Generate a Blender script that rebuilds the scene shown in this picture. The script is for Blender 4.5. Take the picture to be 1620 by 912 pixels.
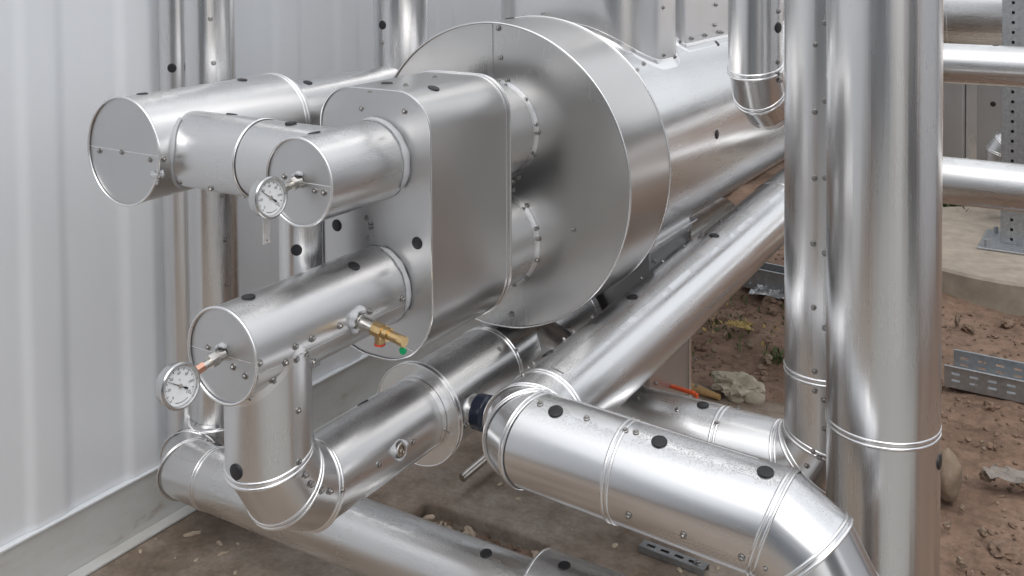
import bpy, math, random
from mathutils import Vector as V, Matrix, noise
R = math.radians
random.seed(11)
for o in list(bpy.data.objects): bpy.data.objects.remove(o)
S = bpy.context.scene
COL = S.collection

# ------------------------------------------------------------------ camera, sky, sun, exposure
cd = bpy.data.cameras.new('camera'); cam = bpy.data.objects.new('camera', cd); COL.objects.link(cam)
cd.sensor_width = 36; cd.lens = 36*1638/1620
cd.shift_x = 0.0; cd.shift_y = -494/1620
cd.clip_start = .05; cd.clip_end = 500
yaw, pitch, roll = R(31.9), R(2.0), R(0.5)
fw = V((-math.sin(yaw)*math.cos(pitch), math.cos(yaw)*math.cos(pitch), -math.sin(pitch)))
rt = V((math.cos(yaw), math.sin(yaw), 0)); up = rt.cross(fw)
RT = rt*math.cos(roll)+up*math.sin(roll)*-1; UP = up*math.cos(roll)-rt*math.sin(roll)*-1
cam.matrix_world = Matrix(((RT.x, UP.x, -fw.x, 0), (RT.y, UP.y, -fw.y, 0), (RT.z, UP.z, -fw.z, 1.85), (0, 0, 0, 1)))
CAM = V((0, 0, 1.85))
S.camera = cam
W = bpy.data.worlds.new('World'); S.world = W; W.use_nodes = True
nt = W.node_tree; bg = nt.nodes['Background']
sky = nt.nodes.new('ShaderNodeTexSky'); sky.sky_type = 'NISHITA'; sky.sun_disc = False
SUN_EL, SUN_AZ = R(58), R(150)      # azimuth from +Y, clockwise
sky.sun_elevation = SUN_EL; sky.sun_rotation = SUN_AZ
sky.air_density = 1.0; sky.dust_density = 6.0; sky.ozone_density = 1.0
hs = nt.nodes.new('ShaderNodeHueSaturation'); hs.inputs['Saturation'].default_value = .36
nt.links.new(sky.outputs[0], hs.inputs['Color']); 
# an even layer of pale cloud over the blue
tc = nt.nodes.new('ShaderNodeTexCoord'); cn = nt.nodes.new('ShaderNodeTexNoise'); cn.inputs['Scale'].default_value = 2.2; cn.inputs['Detail'].default_value = 4
nt.links.new(tc.outputs['Generated'], cn.inputs['Vector'])
cr_ = nt.nodes.new('ShaderNodeValToRGB'); nt.links.new(cn.outputs[0], cr_.inputs[0])
cr_.color_ramp.elements[0].position = .3; cr_.color_ramp.elements[0].color = (.76, .79, .82, 1)
cr_.color_ramp.elements[1].position = .7; cr_.color_ramp.elements[1].color = (.98, .99, 1, 1)
sc_ = nt.nodes.new('ShaderNodeVectorMath'); sc_.operation = 'SCALE'; sc_.inputs['Scale'].default_value = 7.5; nt.links.new(cr_.outputs[0], sc_.inputs[0])
mxs = nt.nodes.new('ShaderNodeMix'); mxs.data_type = 'RGBA'; mxs.inputs['Factor'].default_value = .7
nt.links.new(hs.outputs[0], mxs.inputs['A']); nt.links.new(sc_.outputs[0], mxs.inputs['B']); nt.links.new(mxs.outputs['Result'], bg.inputs['Color'])
bg.inputs['Strength'].default_value = .15
sl = bpy.data.lights.new('sun', 'SUN'); sl.energy = .5; sl.angle = R(60); sl.color = (1, .98, .95)
sun = bpy.data.objects.new('sun', sl); COL.objects.link(sun)
sd = V((math.sin(SUN_AZ)*math.cos(SUN_EL), math.cos(SUN_AZ)*math.cos(SUN_EL), math.sin(SUN_EL)))
sun.rotation_euler = sd.to_track_quat('Z', 'Y').to_euler()
S.view_settings.view_transform = 'Standard'; S.view_settings.look = 'None'
S.view_settings.exposure = 0.38; S.view_settings.gamma = 1; S.view_settings.use_curve_mapping = False
S.render.engine = 'CYCLES'

# ------------------------------------------------------------------ materials
def newmat(name):
    m = bpy.data.materials.new(name); m.use_nodes = True
    n = m.node_tree; return m, n, n.nodes['Principled BSDF']
def N(n, t, **k):
    x = n.nodes.new(t)
    for a, b in k.items(): setattr(x, a, b)
    return x
def ramp(n, src, pts):
    r = N(n, 'ShaderNodeValToRGB'); n.links.new(src, r.inputs[0])
    e = r.color_ramp.elements
    while len(e) < len(pts): e.new(.5)
    for q, (p, c) in zip(e, pts):
        q.position = p; q.color = (*c, 1) if len(c) == 3 else c
    return r.outputs[0]
def noise_tex(n, vec, scale, detail=3, rough=.5):
    t = N(n, 'ShaderNodeTexNoise'); t.inputs['Scale'].default_value = scale
    t.inputs['Detail'].default_value = detail; t.inputs['Roughness'].default_value = rough
    if vec is not None: n.links.new(vec, t.inputs['Vector'])
    return t
def mapping(n, vec, sc):
    m = N(n, 'ShaderNodeMapping'); m.inputs['Scale'].default_value = sc; n.links.new(vec, m.inputs['Vector']); return m.outputs[0]
def math_(n, op, a, b=None):
    m = N(n, 'ShaderNodeMath', operation=op)
    for i, q in enumerate((a, b)):
        if q is None: continue
        if isinstance(q, (int, float)): m.inputs[i].default_value = q
        else: n.links.new(q, m.inputs[i])
    return m.outputs[0]

def aluminium(name, base=(.78, .78, .785), rough=.2, streak=.5, dew=.0, sheet=.25, dents=.025, patch=1, fine=0):
    """rolled aluminium sheet: UV is in metres, x across the sheet, y along its grain"""
    m, n, b = newmat(name); L = n.links
    uv = N(n, 'ShaderNodeUVMap').outputs[0]
    oi = N(n, 'ShaderNodeObjectInfo').outputs['Random']
    add = N(n, 'ShaderNodeVectorMath', operation='ADD'); L.new(uv, add.inputs[0])
    mul = N(n, 'ShaderNodeVectorMath', operation='SCALE'); mul.inputs[0].default_value = (13.1, 7.7, 3.3); L.new(oi, mul.inputs['Scale'])
    L.new(mul.outputs[0], add.inputs[1]); uvr = add.outputs[0]
    b.inputs['Metallic'].default_value = 1
    # roughness: long streaks, patches
    st = noise_tex(n, mapping(n, uvr, (70, 2.5, 1)), 1, 3, .55).outputs[0]
    pt = noise_tex(n, mapping(n, uvr, (5, 3, 1)), 1, 1.5, .45).outputs[0]
    r1 = N(n, 'ShaderNodeMapRange'); L.new(st, r1.inputs[0]); r1.inputs[1].default_value = .3; r1.inputs[2].default_value = .7
    r1.inputs[3].default_value = rough-.02*streak*2; r1.inputs[4].default_value = rough+.025*streak*2
    r2 = N(n, 'ShaderNodeMapRange'); L.new(pt, r2.inputs[0]); r2.inputs[1].default_value = .35; r2.inputs[2].default_value = .7
    r2.inputs[3].default_value = -.02*patch; r2.inputs[4].default_value = .05*patch
    rr = math_(n, 'ADD', r1.outputs[0], r2.outputs[0])
    sm = noise_tex(n, mapping(n, uvr, (2.6, 1.7, 1)), 1, 2, .5).outputs[0]      # rubbed and handled patches
    r3_ = N(n, 'ShaderNodeMapRange'); L.new(sm, r3_.inputs[0]); r3_.inputs[1].default_value = .5; r3_.inputs[2].default_value = .7; r3_.inputs[3].default_value = 0; r3_.inputs[4].default_value = .07
    rr = math_(n, 'ADD', rr, math_(n, 'MULTIPLY', r3_.outputs[0], min(1, patch)))
    rr = math_(n, 'ADD', rr, math_(n, 'MULTIPLY', math_(n, 'SUBTRACT', oi, .5), .05))
    col = ramp(n, pt, [(.3, tuple(c*.93 for c in base)), (.7, base)])
    if dew:
        geo = N(n, 'ShaderNodeNewGeometry'); sx = N(n, 'ShaderNodeSeparateXYZ'); L.new(geo.outputs['Normal'], sx.inputs[0])
        upm = N(n, 'ShaderNodeMapRange'); L.new(sx.outputs['Z'], upm.inputs[0]); upm.inputs[1].default_value = .72; upm.inputs[2].default_value = .97
        sp = noise_tex(n, mapping(n, uvr, (420, 420, 1)), 1, 2, .6).outputs[0]
        pm = noise_tex(n, mapping(n, uvr, (9, 5, 1)), 1, 3, .6).outputs[0]
        k = math_(n, 'MULTIPLY', upm.outputs[0], math_(n, 'MULTIPLY', math_(n, 'GREATER_THAN', sp, .54), math_(n, 'GREATER_THAN', pm, .47)))
        k = math_(n, 'MULTIPLY', k, dew)
        rr = math_(n, 'ADD', rr, math_(n, 'MULTIPLY', k, .35))
        mx = N(n, 'ShaderNodeMix', data_type='RGBA'); L.new(k, mx.inputs['Factor']); L.new(col, mx.inputs['A']); mx.inputs['B'].default_value = (.5, .5, .5, 1)
        col = mx.outputs['Result']
    L.new(rr, b.inputs['Roughness']); L.new(col, b.inputs['Base Color'])
    # sheet waviness
    w1 = noise_tex(n, mapping(n, uvr, (16, .9, 1)), 1, 2, .5).outputs[0]
    bp = N(n, 'ShaderNodeBump'); bp.inputs['Strength'].default_value = sheet; bp.inputs['Distance'].default_value = .004; L.new(w1, bp.inputs['Height'])
    w2 = noise_tex(n, mapping(n, uvr, (4, 3, 1)), 1, 2, .5).outputs[0]
    b2 = N(n, 'ShaderNodeBump'); b2.inputs['Strength'].default_value = dents; b2.inputs['Distance'].default_value = .01
    L.new(w2, b2.inputs['Height'])
    if fine:
        w3 = noise_tex(n, mapping(n, uvr, (75, .5, 1)), 1, 2, .5).outputs[0]; b3 = N(n, 'ShaderNodeBump'); b3.inputs['Strength'].default_value = fine; b3.inputs['Distance'].default_value = .0012
        L.new(w3, b3.inputs['Height']); L.new(bp.outputs[0], b3.inputs['Normal']); bp = b3
    L.new(bp.outputs[0], b2.inputs['Normal']); L.new(b2.outputs[0], b.inputs['Normal'])
    return m
ALU = aluminium('aluminium_cladding', base=(.75, .75, .755), rough=.275, dew=1.0, sheet=.2, dents=.05, patch=.8)
ALU_RISER = aluminium('aluminium_riser_cladding', base=(.76, .76, .765), rough=.25, dew=.6, sheet=.4, dents=.03, patch=.6, fine=.3)
ALU_FLAT = aluminium('aluminium_sheet', base=(.61, .605, .60), rough=.27, sheet=.0, streak=.1, dents=.2, patch=.3)
ALU_BRIGHT = aluminium('aluminium_bright_cladding', base=(.78, .785, .80), rough=.22, dew=1.2, sheet=.2, dents=.05, patch=.8)
ALU_BEAD = aluminium('aluminium_bead', base=(.86, .86, .87), rough=.22, sheet=0, streak=0, dents=0)
ALU_CAP = aluminium('aluminium_cap', base=(.62, .62, .625), rough=.36, sheet=.0, streak=.1, dents=.04, patch=.3)
def plain(name, col, rough=.5, metal=0, var=.12, scale=60, bump=0):
    m, n, b = newmat(name)
    g = N(n, 'ShaderNodeTexCoord').outputs['Object']
    t = noise_tex(n, g, scale, 4, .6).outputs[0]
    n.links.new(ramp(n, t, [(.3, tuple(c*(1-var) for c in col)), (.7, tuple(min(1, c*(1+var)) for c in col))]), b.inputs['Base Color'])
    b.inputs['Roughness'].default_value = rough; b.inputs['Metallic'].default_value = metal
    if bump:
        bp = N(n, 'ShaderNodeBump'); bp.inputs['Strength'].default_value = bump; bp.inputs['Distance'].default_value = .003
        n.links.new(t, bp.inputs['Height']); n.links.new(bp.outputs[0], b.inputs['Normal'])
    return m
STEEL = plain('zinc_screw_steel', (.36, .35, .34), .33, 1)
RUBBER = plain('black_rubber', (.016, .016, .019), .42)
SEAL = plain('silicone_sealant', (.44, .45, .47), .45, 0, .06, 40, .3)
NICKEL = plain('nickel_fitting', (.62, .6, .57), .22, 1)
COPPER = plain('copper_fitting', (.72, .42, .32), .3, 1)
BRASS = plain('brass', (.60, .43, .22), .3, 1, .1)
REDP = plain('red_cap_plastic', (.6, .05, .03), .45)
GREENP = plain('green_tag_plastic', (.0, .32, .12), .45)
WIRE = plain('wire_steel', (.6, .6, .58), .3, 1)
DIAL = plain('dial_white', (.8, .81, .82), .4, 0, .02)
INK = plain('dial_ink', (.02, .02, .022), .5)
TAGM = plain('anodised_tag', (.72, .71, .7), .4, .6)
CASE = plain('gauge_case_steel', (.6, .6, .6), .25, 1, .04)
GALV = plain('galvanised_steel', (.42, .44, .46), .42, .85, .15, 45)
GALVD = plain('galvanised_dull', (.36, .38, .40), .5, .6, .15, 30)
NAVY = plain('dark_blue_film', (.016, .022, .04), .25)
ORANGE = plain('orange_lever', (.8, .12, .03), .4)
WOOD = plain('raw_wood', (.42, .26, .11), .7, 0, .2, 30, .2)
CHIP = plain('wood_chip', (.55, .45, .35), .8, 0, .2, 50, .3)
STONE = plain('limestone', (.44, .395, .315), .85, 0, .25, 28, .6)
ROCK = plain('tan_stone', (.25, .19, .14), .85, 0, .2, 25, .5)
CLOD = plain('soil_clod', (.215, .147, .107), .95, 0, .35, 30, .6)
PAPER = plain('crumpled_plastic', (.25, .22, .195), .6, 0, .15, 30)
FOIL = plain('torn_foil', (.4, .41, .42), .3, .7, .3, 50)
LEAF = plain('weed_leaf', (.085, .12, .04), .7, 0, .4, 40)
DRYLEAF = plain('dry_leaf', (.42, .31, .12), .8, 0, .3, 40)
DARKFRAME = plain('dark_steel', (.1, .1, .11), .5, .3)

def wall_mat():
    m, n, b = newmat('painted_wall_sheet'); L = n.links
    g = N(n, 'ShaderNodeTexCoord').outputs['Object']
    t = noise_tex(n, mapping(n, g, (3, 3, .5)), 1, 4, .6).outputs[0]
    L.new(ramp(n, t, [(.3, (.765, .795, .835)), (.7, (.815, .84, .87))]), b.inputs['Base Color'])
    b.inputs['Roughness'].default_value = .38
    w = noise_tex(n, mapping(n, g, (4, 4, 1.2)), 1, 2).outputs[0]
    bp = N(n, 'ShaderNodeBump'); bp.inputs['Strength'].default_value = .12; bp.inputs['Distance'].default_value = .01
    L.new(w, bp.inputs['Height']); L.new(bp.outputs[0], b.inputs['Normal'])
    return m
WALL = wall_mat()
BLUEGREY = plain('blue_grey_cladding', (.24, .26, .29), .5, 0, .06, 3)
PALE = plain('pale_cladding', (.52, .49, .46), .5, 0, .06, 3)
def rail_mat():
    m, n, b = newmat('painted_base_rail'); L = n.links
    g = N(n, 'ShaderNodeTexCoord').outputs['Object']
    t = noise_tex(n, mapping(n, g, (9, 5, 14)), 1, 5, .65).outputs[0]
    L.new(ramp(n, t, [(.42, (.60, .61, .605)), (.62, (.55, .55, .53)), (.72, (.38, .33, .28))]), b.inputs['Base Color'])
    b.inputs['Roughness'].default_value = .5
    return m
RAIL = rail_mat()
def concrete_mat():
    m, n, b = newmat('stained_concrete'); L = n.links
    g = N(n, 'ShaderNodeTexCoord').outputs['Object']
    a = noise_tex(n, g, 2.2, 6, .65).outputs[0]; f = noise_tex(n, g, 55, 5, .7).outputs[0]; c = noise_tex(n, g, 11, 5, .7).outputs[0]
    base = ramp(n, a, [(.33, (.19, .145, .11)), (.5, (.33, .275, .23)), (.66, (.44, .39, .345))])
    mx = N(n, 'ShaderNodeMix', data_type='RGBA', blend_type='MULTIPLY'); mx.inputs['Factor'].default_value = .8
    L.new(base, mx.inputs['A']); L.new(ramp(n, c, [(.3, (.62, .58, .55)), (.65, (1.1, 1.08, 1.05))]), mx.inputs['B'])
    m2 = N(n, 'ShaderNodeMix', data_type='RGBA', blend_type='MULTIPLY'); m2.inputs['Factor'].default_value = .7
    L.new(mx.outputs['Result'], m2.inputs['A']); L.new(ramp(n, f, [(.3, (.7, .7, .7)), (.7, (1.15, 1.15, 1.15))]), m2.inputs['B'])
    L.new(m2.outputs['Result'], b.inputs['Base Color']); b.inputs['Roughness'].default_value = .85
    bp = N(n, 'ShaderNodeBump'); bp.inputs['Strength'].default_value = .5; bp.inputs['Distance'].default_value = .008
    L.new(math_(n, 'ADD', c, math_(n, 'MULTIPLY', f, .5)), bp.inputs['Height']); L.new(bp.outputs[0], b.inputs['Normal'])
    return m
CONC = concrete_mat()
PADC = plain('pale_concrete', (.36, .31, .255), .85, 0, .2, 9, .4)
def soil_mat():
    m, n, b = newmat('reddish_soil'); L = n.links
    g = N(n, 'ShaderNodeTexCoord').outputs['Object']
    a = noise_tex(n, g, 1.7, 6, .65).outputs[0]; c = noise_tex(n, g, 18, 6, .75).outputs[0]
    base = ramp(n, a, [(.32, (.17, .108, .074)), (.5, (.265, .176, .126)), (.7, (.34, .235, .175))])
    mx = N(n, 'ShaderNodeMix', data_type='RGBA', blend_type='MULTIPLY'); mx.inputs['Factor'].default_value = .9
    L.new(base, mx.inputs['A']); L.new(ramp(n, c, [(.3, (.5, .48, .46)), (.55, (1, 1, 1)), (.75, (1.35, 1.3, 1.25))]), mx.inputs['B'])
    L.new(mx.outputs['Result'], b.inputs['Base Color']); b.inputs['Roughness'].default_value = .95
    bp = N(n, 'ShaderNodeBump'); bp.inputs['Strength'].default_value = .8; bp.inputs['Distance'].default_value = .02
    L.new(c, bp.inputs['Height']); L.new(bp.outputs[0], b.inputs['Normal'])
    return m
SOIL = soil_mat()

# ------------------------------------------------------------------ object helpers
class MB:
    """collects faces, builds ONE mesh object"""
    def __init__(s): s.v = []; s.f = []; s.uv = []; s.sm = []
    def face(s, idx, uvs=None, smooth=True):
        s.f.append(tuple(idx)); s.uv.append(uvs or [(0, 0)]*len(idx)); s.sm.append(smooth)
    def add(s, pts): k = len(s.v); s.v += [V(p) for p in pts]; return k
    def build(s, name, mat, parent=None, recalc=True):
        org = parent_world(parent) if parent else V((0, 0, 0))
        me = bpy.data.meshes.new(name)
        me.from_pydata([tuple(p-org) for p in s.v], [], s.f)
        l = me.uv_layers.new(name='UVMap'); k = 0
        for fu in s.uv:
            for q in fu: l.data[k].uv = q; k += 1
        me.polygons.foreach_set('use_smooth', s.sm)
        me.materials.append(mat); me.update()
        if any(s.sm): me.set_sharp_from_angle(angle=R(38))
        o = bpy.data.objects.new(name, me); COL.objects.link(o)
        if parent: o.parent = parent
        return o
def parent_world(p):
    w = V((0, 0, 0))
    while p: w += V(p.location); p = p.parent
    return w
def thing(name, label, cat, loc=(0, 0, 0), group=None):
    o = bpy.data.objects.new(name, None); COL.objects.link(o); o.empty_display_size = .1
    o.location = loc; o['label'] = label; o['category'] = cat
    if group: o['group'] = group
    return o
def tag(o, label, cat, group=None):
    o['label'] = label; o['category'] = cat
    if group: o['group'] = group
    return o
def struct(o): o['kind'] = 'structure'; return o
def recenter(o, p):
    p = V(p); o.data.transform(Matrix.Translation(-p)); o.location = p; return o

def frame(d):
    d = V(d).normalized()
    if abs(d.z) < .7: a = (V((0, 0, 1))-d*d.z).normalized()
    else: a = (V((0, -1, 0))-d*(-d.y)).normalized()
    b = d.cross(a).normalized()
    return d, a, b
def ringpts(p, d, n, r, seg):
    """cross-section of a round pipe along d through p, cut by the plane with normal n"""
    d, a, b = frame(d); p = V(p); n = V(n).normalized(); out = []
    for i in range(seg):
        t = 2*math.pi*i/seg
        q = a*math.cos(t)*r+b*math.sin(t)*r
        out.append(p+q-d*(q.dot(n)/d.dot(n)))
    return out
def tube(mb, p0, p1, r, n0=None, n1=None, seg=96, r1=None, cap0=False, cap1=False, rows=1):
    p0, p1 = V(p0), V(p1); d = (p1-p0).normalized(); n0 = n0 or d; n1 = n1 or d; r1 = r if r1 is None else r1
    A, B = ringpts(p0, d, n0, r, seg), ringpts(p1, d, n1, r1, seg)
    ks = []
    for q in range(rows+1):
        f = q/rows; ks.append(mb.add([x*(1-f)+y*f for x, y in zip(A, B)]))
    for q in range(rows):
        ka, kb = ks[q], ks[q+1]
        for i in range(seg):
            j = (i+1) % seg
            u0, u1 = 2*math.pi*i/seg*r, 2*math.pi*(i+1)/seg*r
            va, vb = (mb.v[ka+i]-p0).dot(d), (mb.v[kb+i]-p0).dot(d)
            mb.face((ka+i, kb+i, kb+j, ka+j), [(u0, va), (u0, vb), (u1, vb), (u1, va)])
    if cap0: disc(mb, p0, -d, r, seg)
    if cap1: disc(mb, p1, d, r1, seg)
def disc(mb, p, n, r, seg=64):
    n, a, b = frame(n); p = V(p)
    pts = [p+a*math.cos(2*math.pi*i/seg)*r+b*math.sin(2*math.pi*i/seg)*r for i in range(seg)]
    k = mb.add(pts)
    mb.face([k+i for i in range(seg)], [((q-p).dot(b), (q-p).dot(a)) for q in pts], False)
def sweep(mb, prof, p, d, n=None, seg=96, t0=0, t1=2*math.pi):
    """revolve profile [(along, radius)] about d through p; n = mitre plane"""
    d, a, b = frame(d); p = V(p); n = V(n).normalized() if n is not None else d
    full = abs(t1-t0-2*math.pi) < 1e-6; cnt = seg if full else seg+1
    rows = []
    for (al, r) in prof:
        pts = []
        for i in range(cnt):
            t = t0+(t1-t0)*i/seg
            q = a*math.cos(t)*r+b*math.sin(t)*r
            pts.append(p+q-d*(q.dot(n)/d.dot(n))+d*al)
        rows.append(mb.add(pts))
    for k in range(len(prof)-1):
        for i in range(seg):
            j = (i+1) % cnt
            u0, u1 = (t0+(t1-t0)*i/seg)*prof[k][1], (t0+(t1-t0)*(i+1)/seg)*prof[k][1]
            mb.face((rows[k]+i, rows[k+1]+i, rows[k+1]+j, rows[k]+j), [(u0, prof[k][0]), (u0, prof[k+1][0]), (u1, prof[k+1][0]), (u1, prof[k][0])])
def bead_prof(r, w=.0042, h=.0036, double=True):
    pr = []
    cs = (-.006, .006) if double else (0,)
    for c in cs:
        for i in range(9):
            t = math.pi*i/8
            pr.append((c-w*math.cos(t), r-.0006+h*math.sin(t)))
    return pr
def bead(root, p, d, r, n=None, double=True, mat=None, h=.0036):
    mb = MB(); sweep(mb, bead_prof(r, h=h, double=double), p, d, n); return mb.build('joint_bead', mat or ALU_BEAD, root)
def box(mb, lo, hi, M=None):
    lo, hi = V(lo), V(hi)
    P = [V((x, y, z)) for x in (lo.x, hi.x) for y in (lo.y, hi.y) for z in (lo.z, hi.z)]
    if M is not None: P = [M @ q for q in P]
    k = mb.add(P); s = hi-lo
    for f, (w, h) in (((0, 1, 3, 2), (s.z, s.y)), ((4, 6, 7, 5), (s.y, s.z)), ((0, 4, 5, 1), (s.x, s.z)), ((2, 3, 7, 6), (s.z, s.x)), ((0, 2, 6, 4), (s.y, s.x)), ((1, 5, 7, 3), (s.x, s.y))):
        mb.face([k+i for i in f], [(0, 0), (w, 0), (w, h), (0, h)] if f[0] != f[1]-1 else [(0, 0), (0, w), (h, w), (h, 0)], False)
def bevel(o, w=.002, seg=2):
    m = o.modifiers.new('bevel', 'BEVEL'); m.width = w; m.segments = seg; m.limit_method = 'ANGLE'; return o

def lobster(p, din, dout, rad, n=2):
    """joint points of a segmented elbow with n middle pieces whose axes meet at p"""
    p, din, dout = V(p), V(din).normalized(), V(dout).normalized()
    th = din.angle(dout); c = p+(dout-din).normalized()*(rad/math.cos(th/2)) if False else None
    tl = rad*math.tan(th/2); s = p-din*tl; cen = s+(dout-din*din.dot(dout)).normalized()*rad
    k = n+1; rr = rad/math.cos(th/(2*k)); out = []
    e1 = (s-cen).normalized(); e2 = din
    for i in range(k):
        t = (i+.5)*th/k
        out.append(cen+(e1*math.cos(t)+e2*math.sin(t))*rr)
    return out
def run(root, pts, r, bends=(), mat=None, beads=True, cap0=False, cap1=False):
    """a clad pipe through pts; bends = set of indexes that are elbow joints (mitred, beaded)"""
    mat = mat or ALU; pts = [V(p) for p in pts]; ds = [(pts[i+1]-pts[i]).normalized() for i in range(len(pts)-1)]
    nrm = [ds[0]]+[(ds[i-1]+ds[i]).normalized() for i in range(1, len(ds))]+[ds[-1]]
    for i in range(len(ds)):
        mb = MB(); tube(mb, pts[i], pts[i+1], r, nrm[i], nrm[i+1], cap0=cap0 and i == 0, cap1=cap1 and i == len(ds)-1)
        L_ = (pts[i+1]-pts[i]).length
        mb.build('elbow_segment' if (i in bends and i+1 in bends) else 'pipe_section', mat, root)
    if beads:
        for i in bends: bead(root, pts[i], ds[i-1], r, nrm[i])
    return pts
SCREW = None
def screw_mesh():
    mb = MB()
    sweep(mb, [(0, .0078), (.0012, .0076), (.002, .0062), (.002, .0048)], (0, 0, 0), (0, 0, 1), seg=16)
    pr = [(.002, .0045), (.0058, .0044), (.0066, .0036), (.0066, .0)]
    sweep(mb, pr, (0, 0, 0), (0, 0, 1), seg=6)
    for i in range(len(mb.sm)): mb.sm[i] = i < 48
    o = mb.build('screw', STEEL); me = o.data; bpy.data.objects.remove(o); return me
def plug_mesh():
    mb = MB()
    sweep(mb, [(-.004, .0155), (.0005, .0165), (.002, .0158), (.003, .013), (.0036, .008), (.0038, .0001)], (0, 0, 0), (0, 0, 1), seg=28)
    o = mb.build('inspection_plug', RUBBER); me = o.data; bpy.data.objects.remove(o); return me
SCREW = screw_mesh(); PLUG = plug_mesh()
def put(me, name, root, p, n, scale=1, spin=None):
    o = bpy.data.objects.new(name, me); COL.objects.link(o); o.parent = root
    o.location = V(p)-parent_world(root)
    q = V(n).to_track_quat('Z', 'Y').to_matrix().to_4x4() @ Matrix.Rotation(random.random()*6 if spin is None else spin, 4, 'Z')
    o.rotation_euler = q.to_euler(); o.scale = (scale,)*3
    return o
def screws(root, key):
    for (p, n) in PTS.get(key, ()): put(SCREW, 'screw', root, p, n, random.uniform(.92, 1.08))
def plugs(root, key, scale=1):
    for (p, n) in PTS.get(key, ()): put(PLUG, 'inspection_plug', root, p, n, scale, 0)
def seam(root, p0, p1, r, ang, width=.022, th=.0011):
    """longitudinal lap: a raised strip on the pipe whose one edge stands proud; ang in radians from frame a to b"""
    p0, p1 = V(p0), V(p1); d = (p1-p0).normalized(); L_ = (p1-p0).length
    da = width/r/2; mb = MB(); d, a, b = frame(d)
    prof = [(ang-da, 0), (ang-da, th)]+[(ang-da+2*da*k/5, th) for k in range(1, 6)]+[(ang+da, 0)]
    rows = []
    for al in (0, L_):
        rows.append(mb.add([p0+d*al+(a*math.cos(t)+b*math.sin(t))*(r+h-.0002) for t, h in prof]))
    for i in range(len(prof)-1):
        sm = 0 < i < len(prof)-2
        mb.face((rows[0]+i, rows[1]+i, rows[1]+i+1, rows[0]+i+1), [(i*.004, 0), (i*.004, L_), (i*.004+.004, L_), (i*.004+.004, 0)], sm)
    return mb.build('lap_seam', ALU, root)
def endcap(root, p, n, r, lip=.004, inset=.004):
    """flat end disc with a rolled rim; n points outwards"""
    p, n = V(p), V(n).normalized()
    mb = MB(); disc(mb, p-n*inset, n, r-.001, 96); o = mb.build('end_cap', ALU_CAP, root)
    mb = MB(); pr = []
    for i in range(13):
        t = 2*math.pi*i/12; pr.append((.0035*math.sin(t), r+.0008+.0035*math.cos(t)))
    sweep(mb, pr, p, n); mb.build('cap_rim', ALU_BEAD, root)
    q = V((-n.y, n.x, 0)); mb = MB(); c_ = p-n*inset
    k = mb.add([c_+q*s*(r-.003)+Z*z_+n*e for s in (-1, 1) for z_, e in ((-.0014, .0003), (.0, .0008), (.0012, .0004))])
    mb.face((k, k+3, k+4, k+1), None, False); mb.face((k+1, k+4, k+5, k+2), None, False); mb.build('cap_joint', ALU_BEAD, root)
    return o
def sealant(root, p, d, r, t0, t1, tw=.006, jag=.5, seg=60, seed=0):
    """a hand-run bead of silicone round a joint"""
    d, a, b = frame(d); p = V(p); mb = MB(); rows = []
    for i in range(seg+1):
        f = i/seg; t = t0+(t1-t0)*f
        w = tw*(.75+jag*noise.noise(V((f*7+seed, seed, 0))))*(min(1, f*8+.25))*(min(1, (1-f)*8+.25))
        rad = a*math.cos(t)+b*math.sin(t); c = p+rad*r
        rows.append(mb.add([c+(rad*math.cos(q)+d*math.sin(q)*1.6)*w for q in [2*math.pi*k/10 for k in range(10)]]))
    for i in range(seg):
        for k in range(10):
            j = (k+1) % 10; mb.face((rows[i]+k, rows[i]+j, rows[i+1]+j, rows[i+1]+k))
    return mb.build('sealant', SEAL, root)
def blob(mb, c, rx, ry, rz, seed=0, amp=.3, res=2, rotz=0, rough=.25):
    """an irregular lump"""
    ph = (1+5**.5)/2
    vs = [V(q).normalized() for q in ((-1, ph, 0), (1, ph, 0), (-1, -ph, 0), (1, -ph, 0), (0, -1, ph), (0, 1, ph), (0, -1, -ph), (0, 1, -ph), (ph, 0, -1), (ph, 0, 1), (-ph, 0, -1), (-ph, 0, 1))]
    fs = [(0, 11, 5), (0, 5, 1), (0, 1, 7), (0, 7, 10), (0, 10, 11), (1, 5, 9), (5, 11, 4), (11, 10, 2), (10, 7, 6), (7, 1, 8), (3, 9, 4), (3, 4, 2), (3, 2, 6), (3, 6, 8), (3, 8, 9), (4, 9, 5), (2, 4, 11), (6, 2, 10), (8, 6, 7), (9, 8, 1)]
    for _ in range(res):
        mid = {}; nf = []
        def m(i, j):
            k = (min(i, j), max(i, j))
            if k not in mid: mid[k] = len(vs); vs.append(((vs[i]+vs[j])/2).normalized())
            return mid[k]
        for (x, y, z) in fs:
            a, b, c2 = m(x, y), m(y, z), m(z, x); nf += [(x, a, c2), (y, b, a), (z, c2, b), (a, b, c2)]
        fs = nf
    cz, sz = math.cos(rotz), math.sin(rotz); P = []
    for q in vs:
        k = 1+amp*(noise.noise(q*1.3+V((seed*3.1, seed, 0)))+.5*noise.noise(q*3.1+V((seed, 5, 0)))+rough*noise.noise(q*7+V((seed, 1, 9)))+rough*.6*noise.noise(q*15+V((seed, 4, 2))))
        x, y, z = q.x*rx*k, q.y*ry*k, q.z*rz*k
        P.append(V(c)+V((x*cz-y*sz, x*sz+y*cz, z)))
    k0 = mb.add(P)
    for f_ in fs: mb.face([k0+i for i in f_], None, True)
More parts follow.
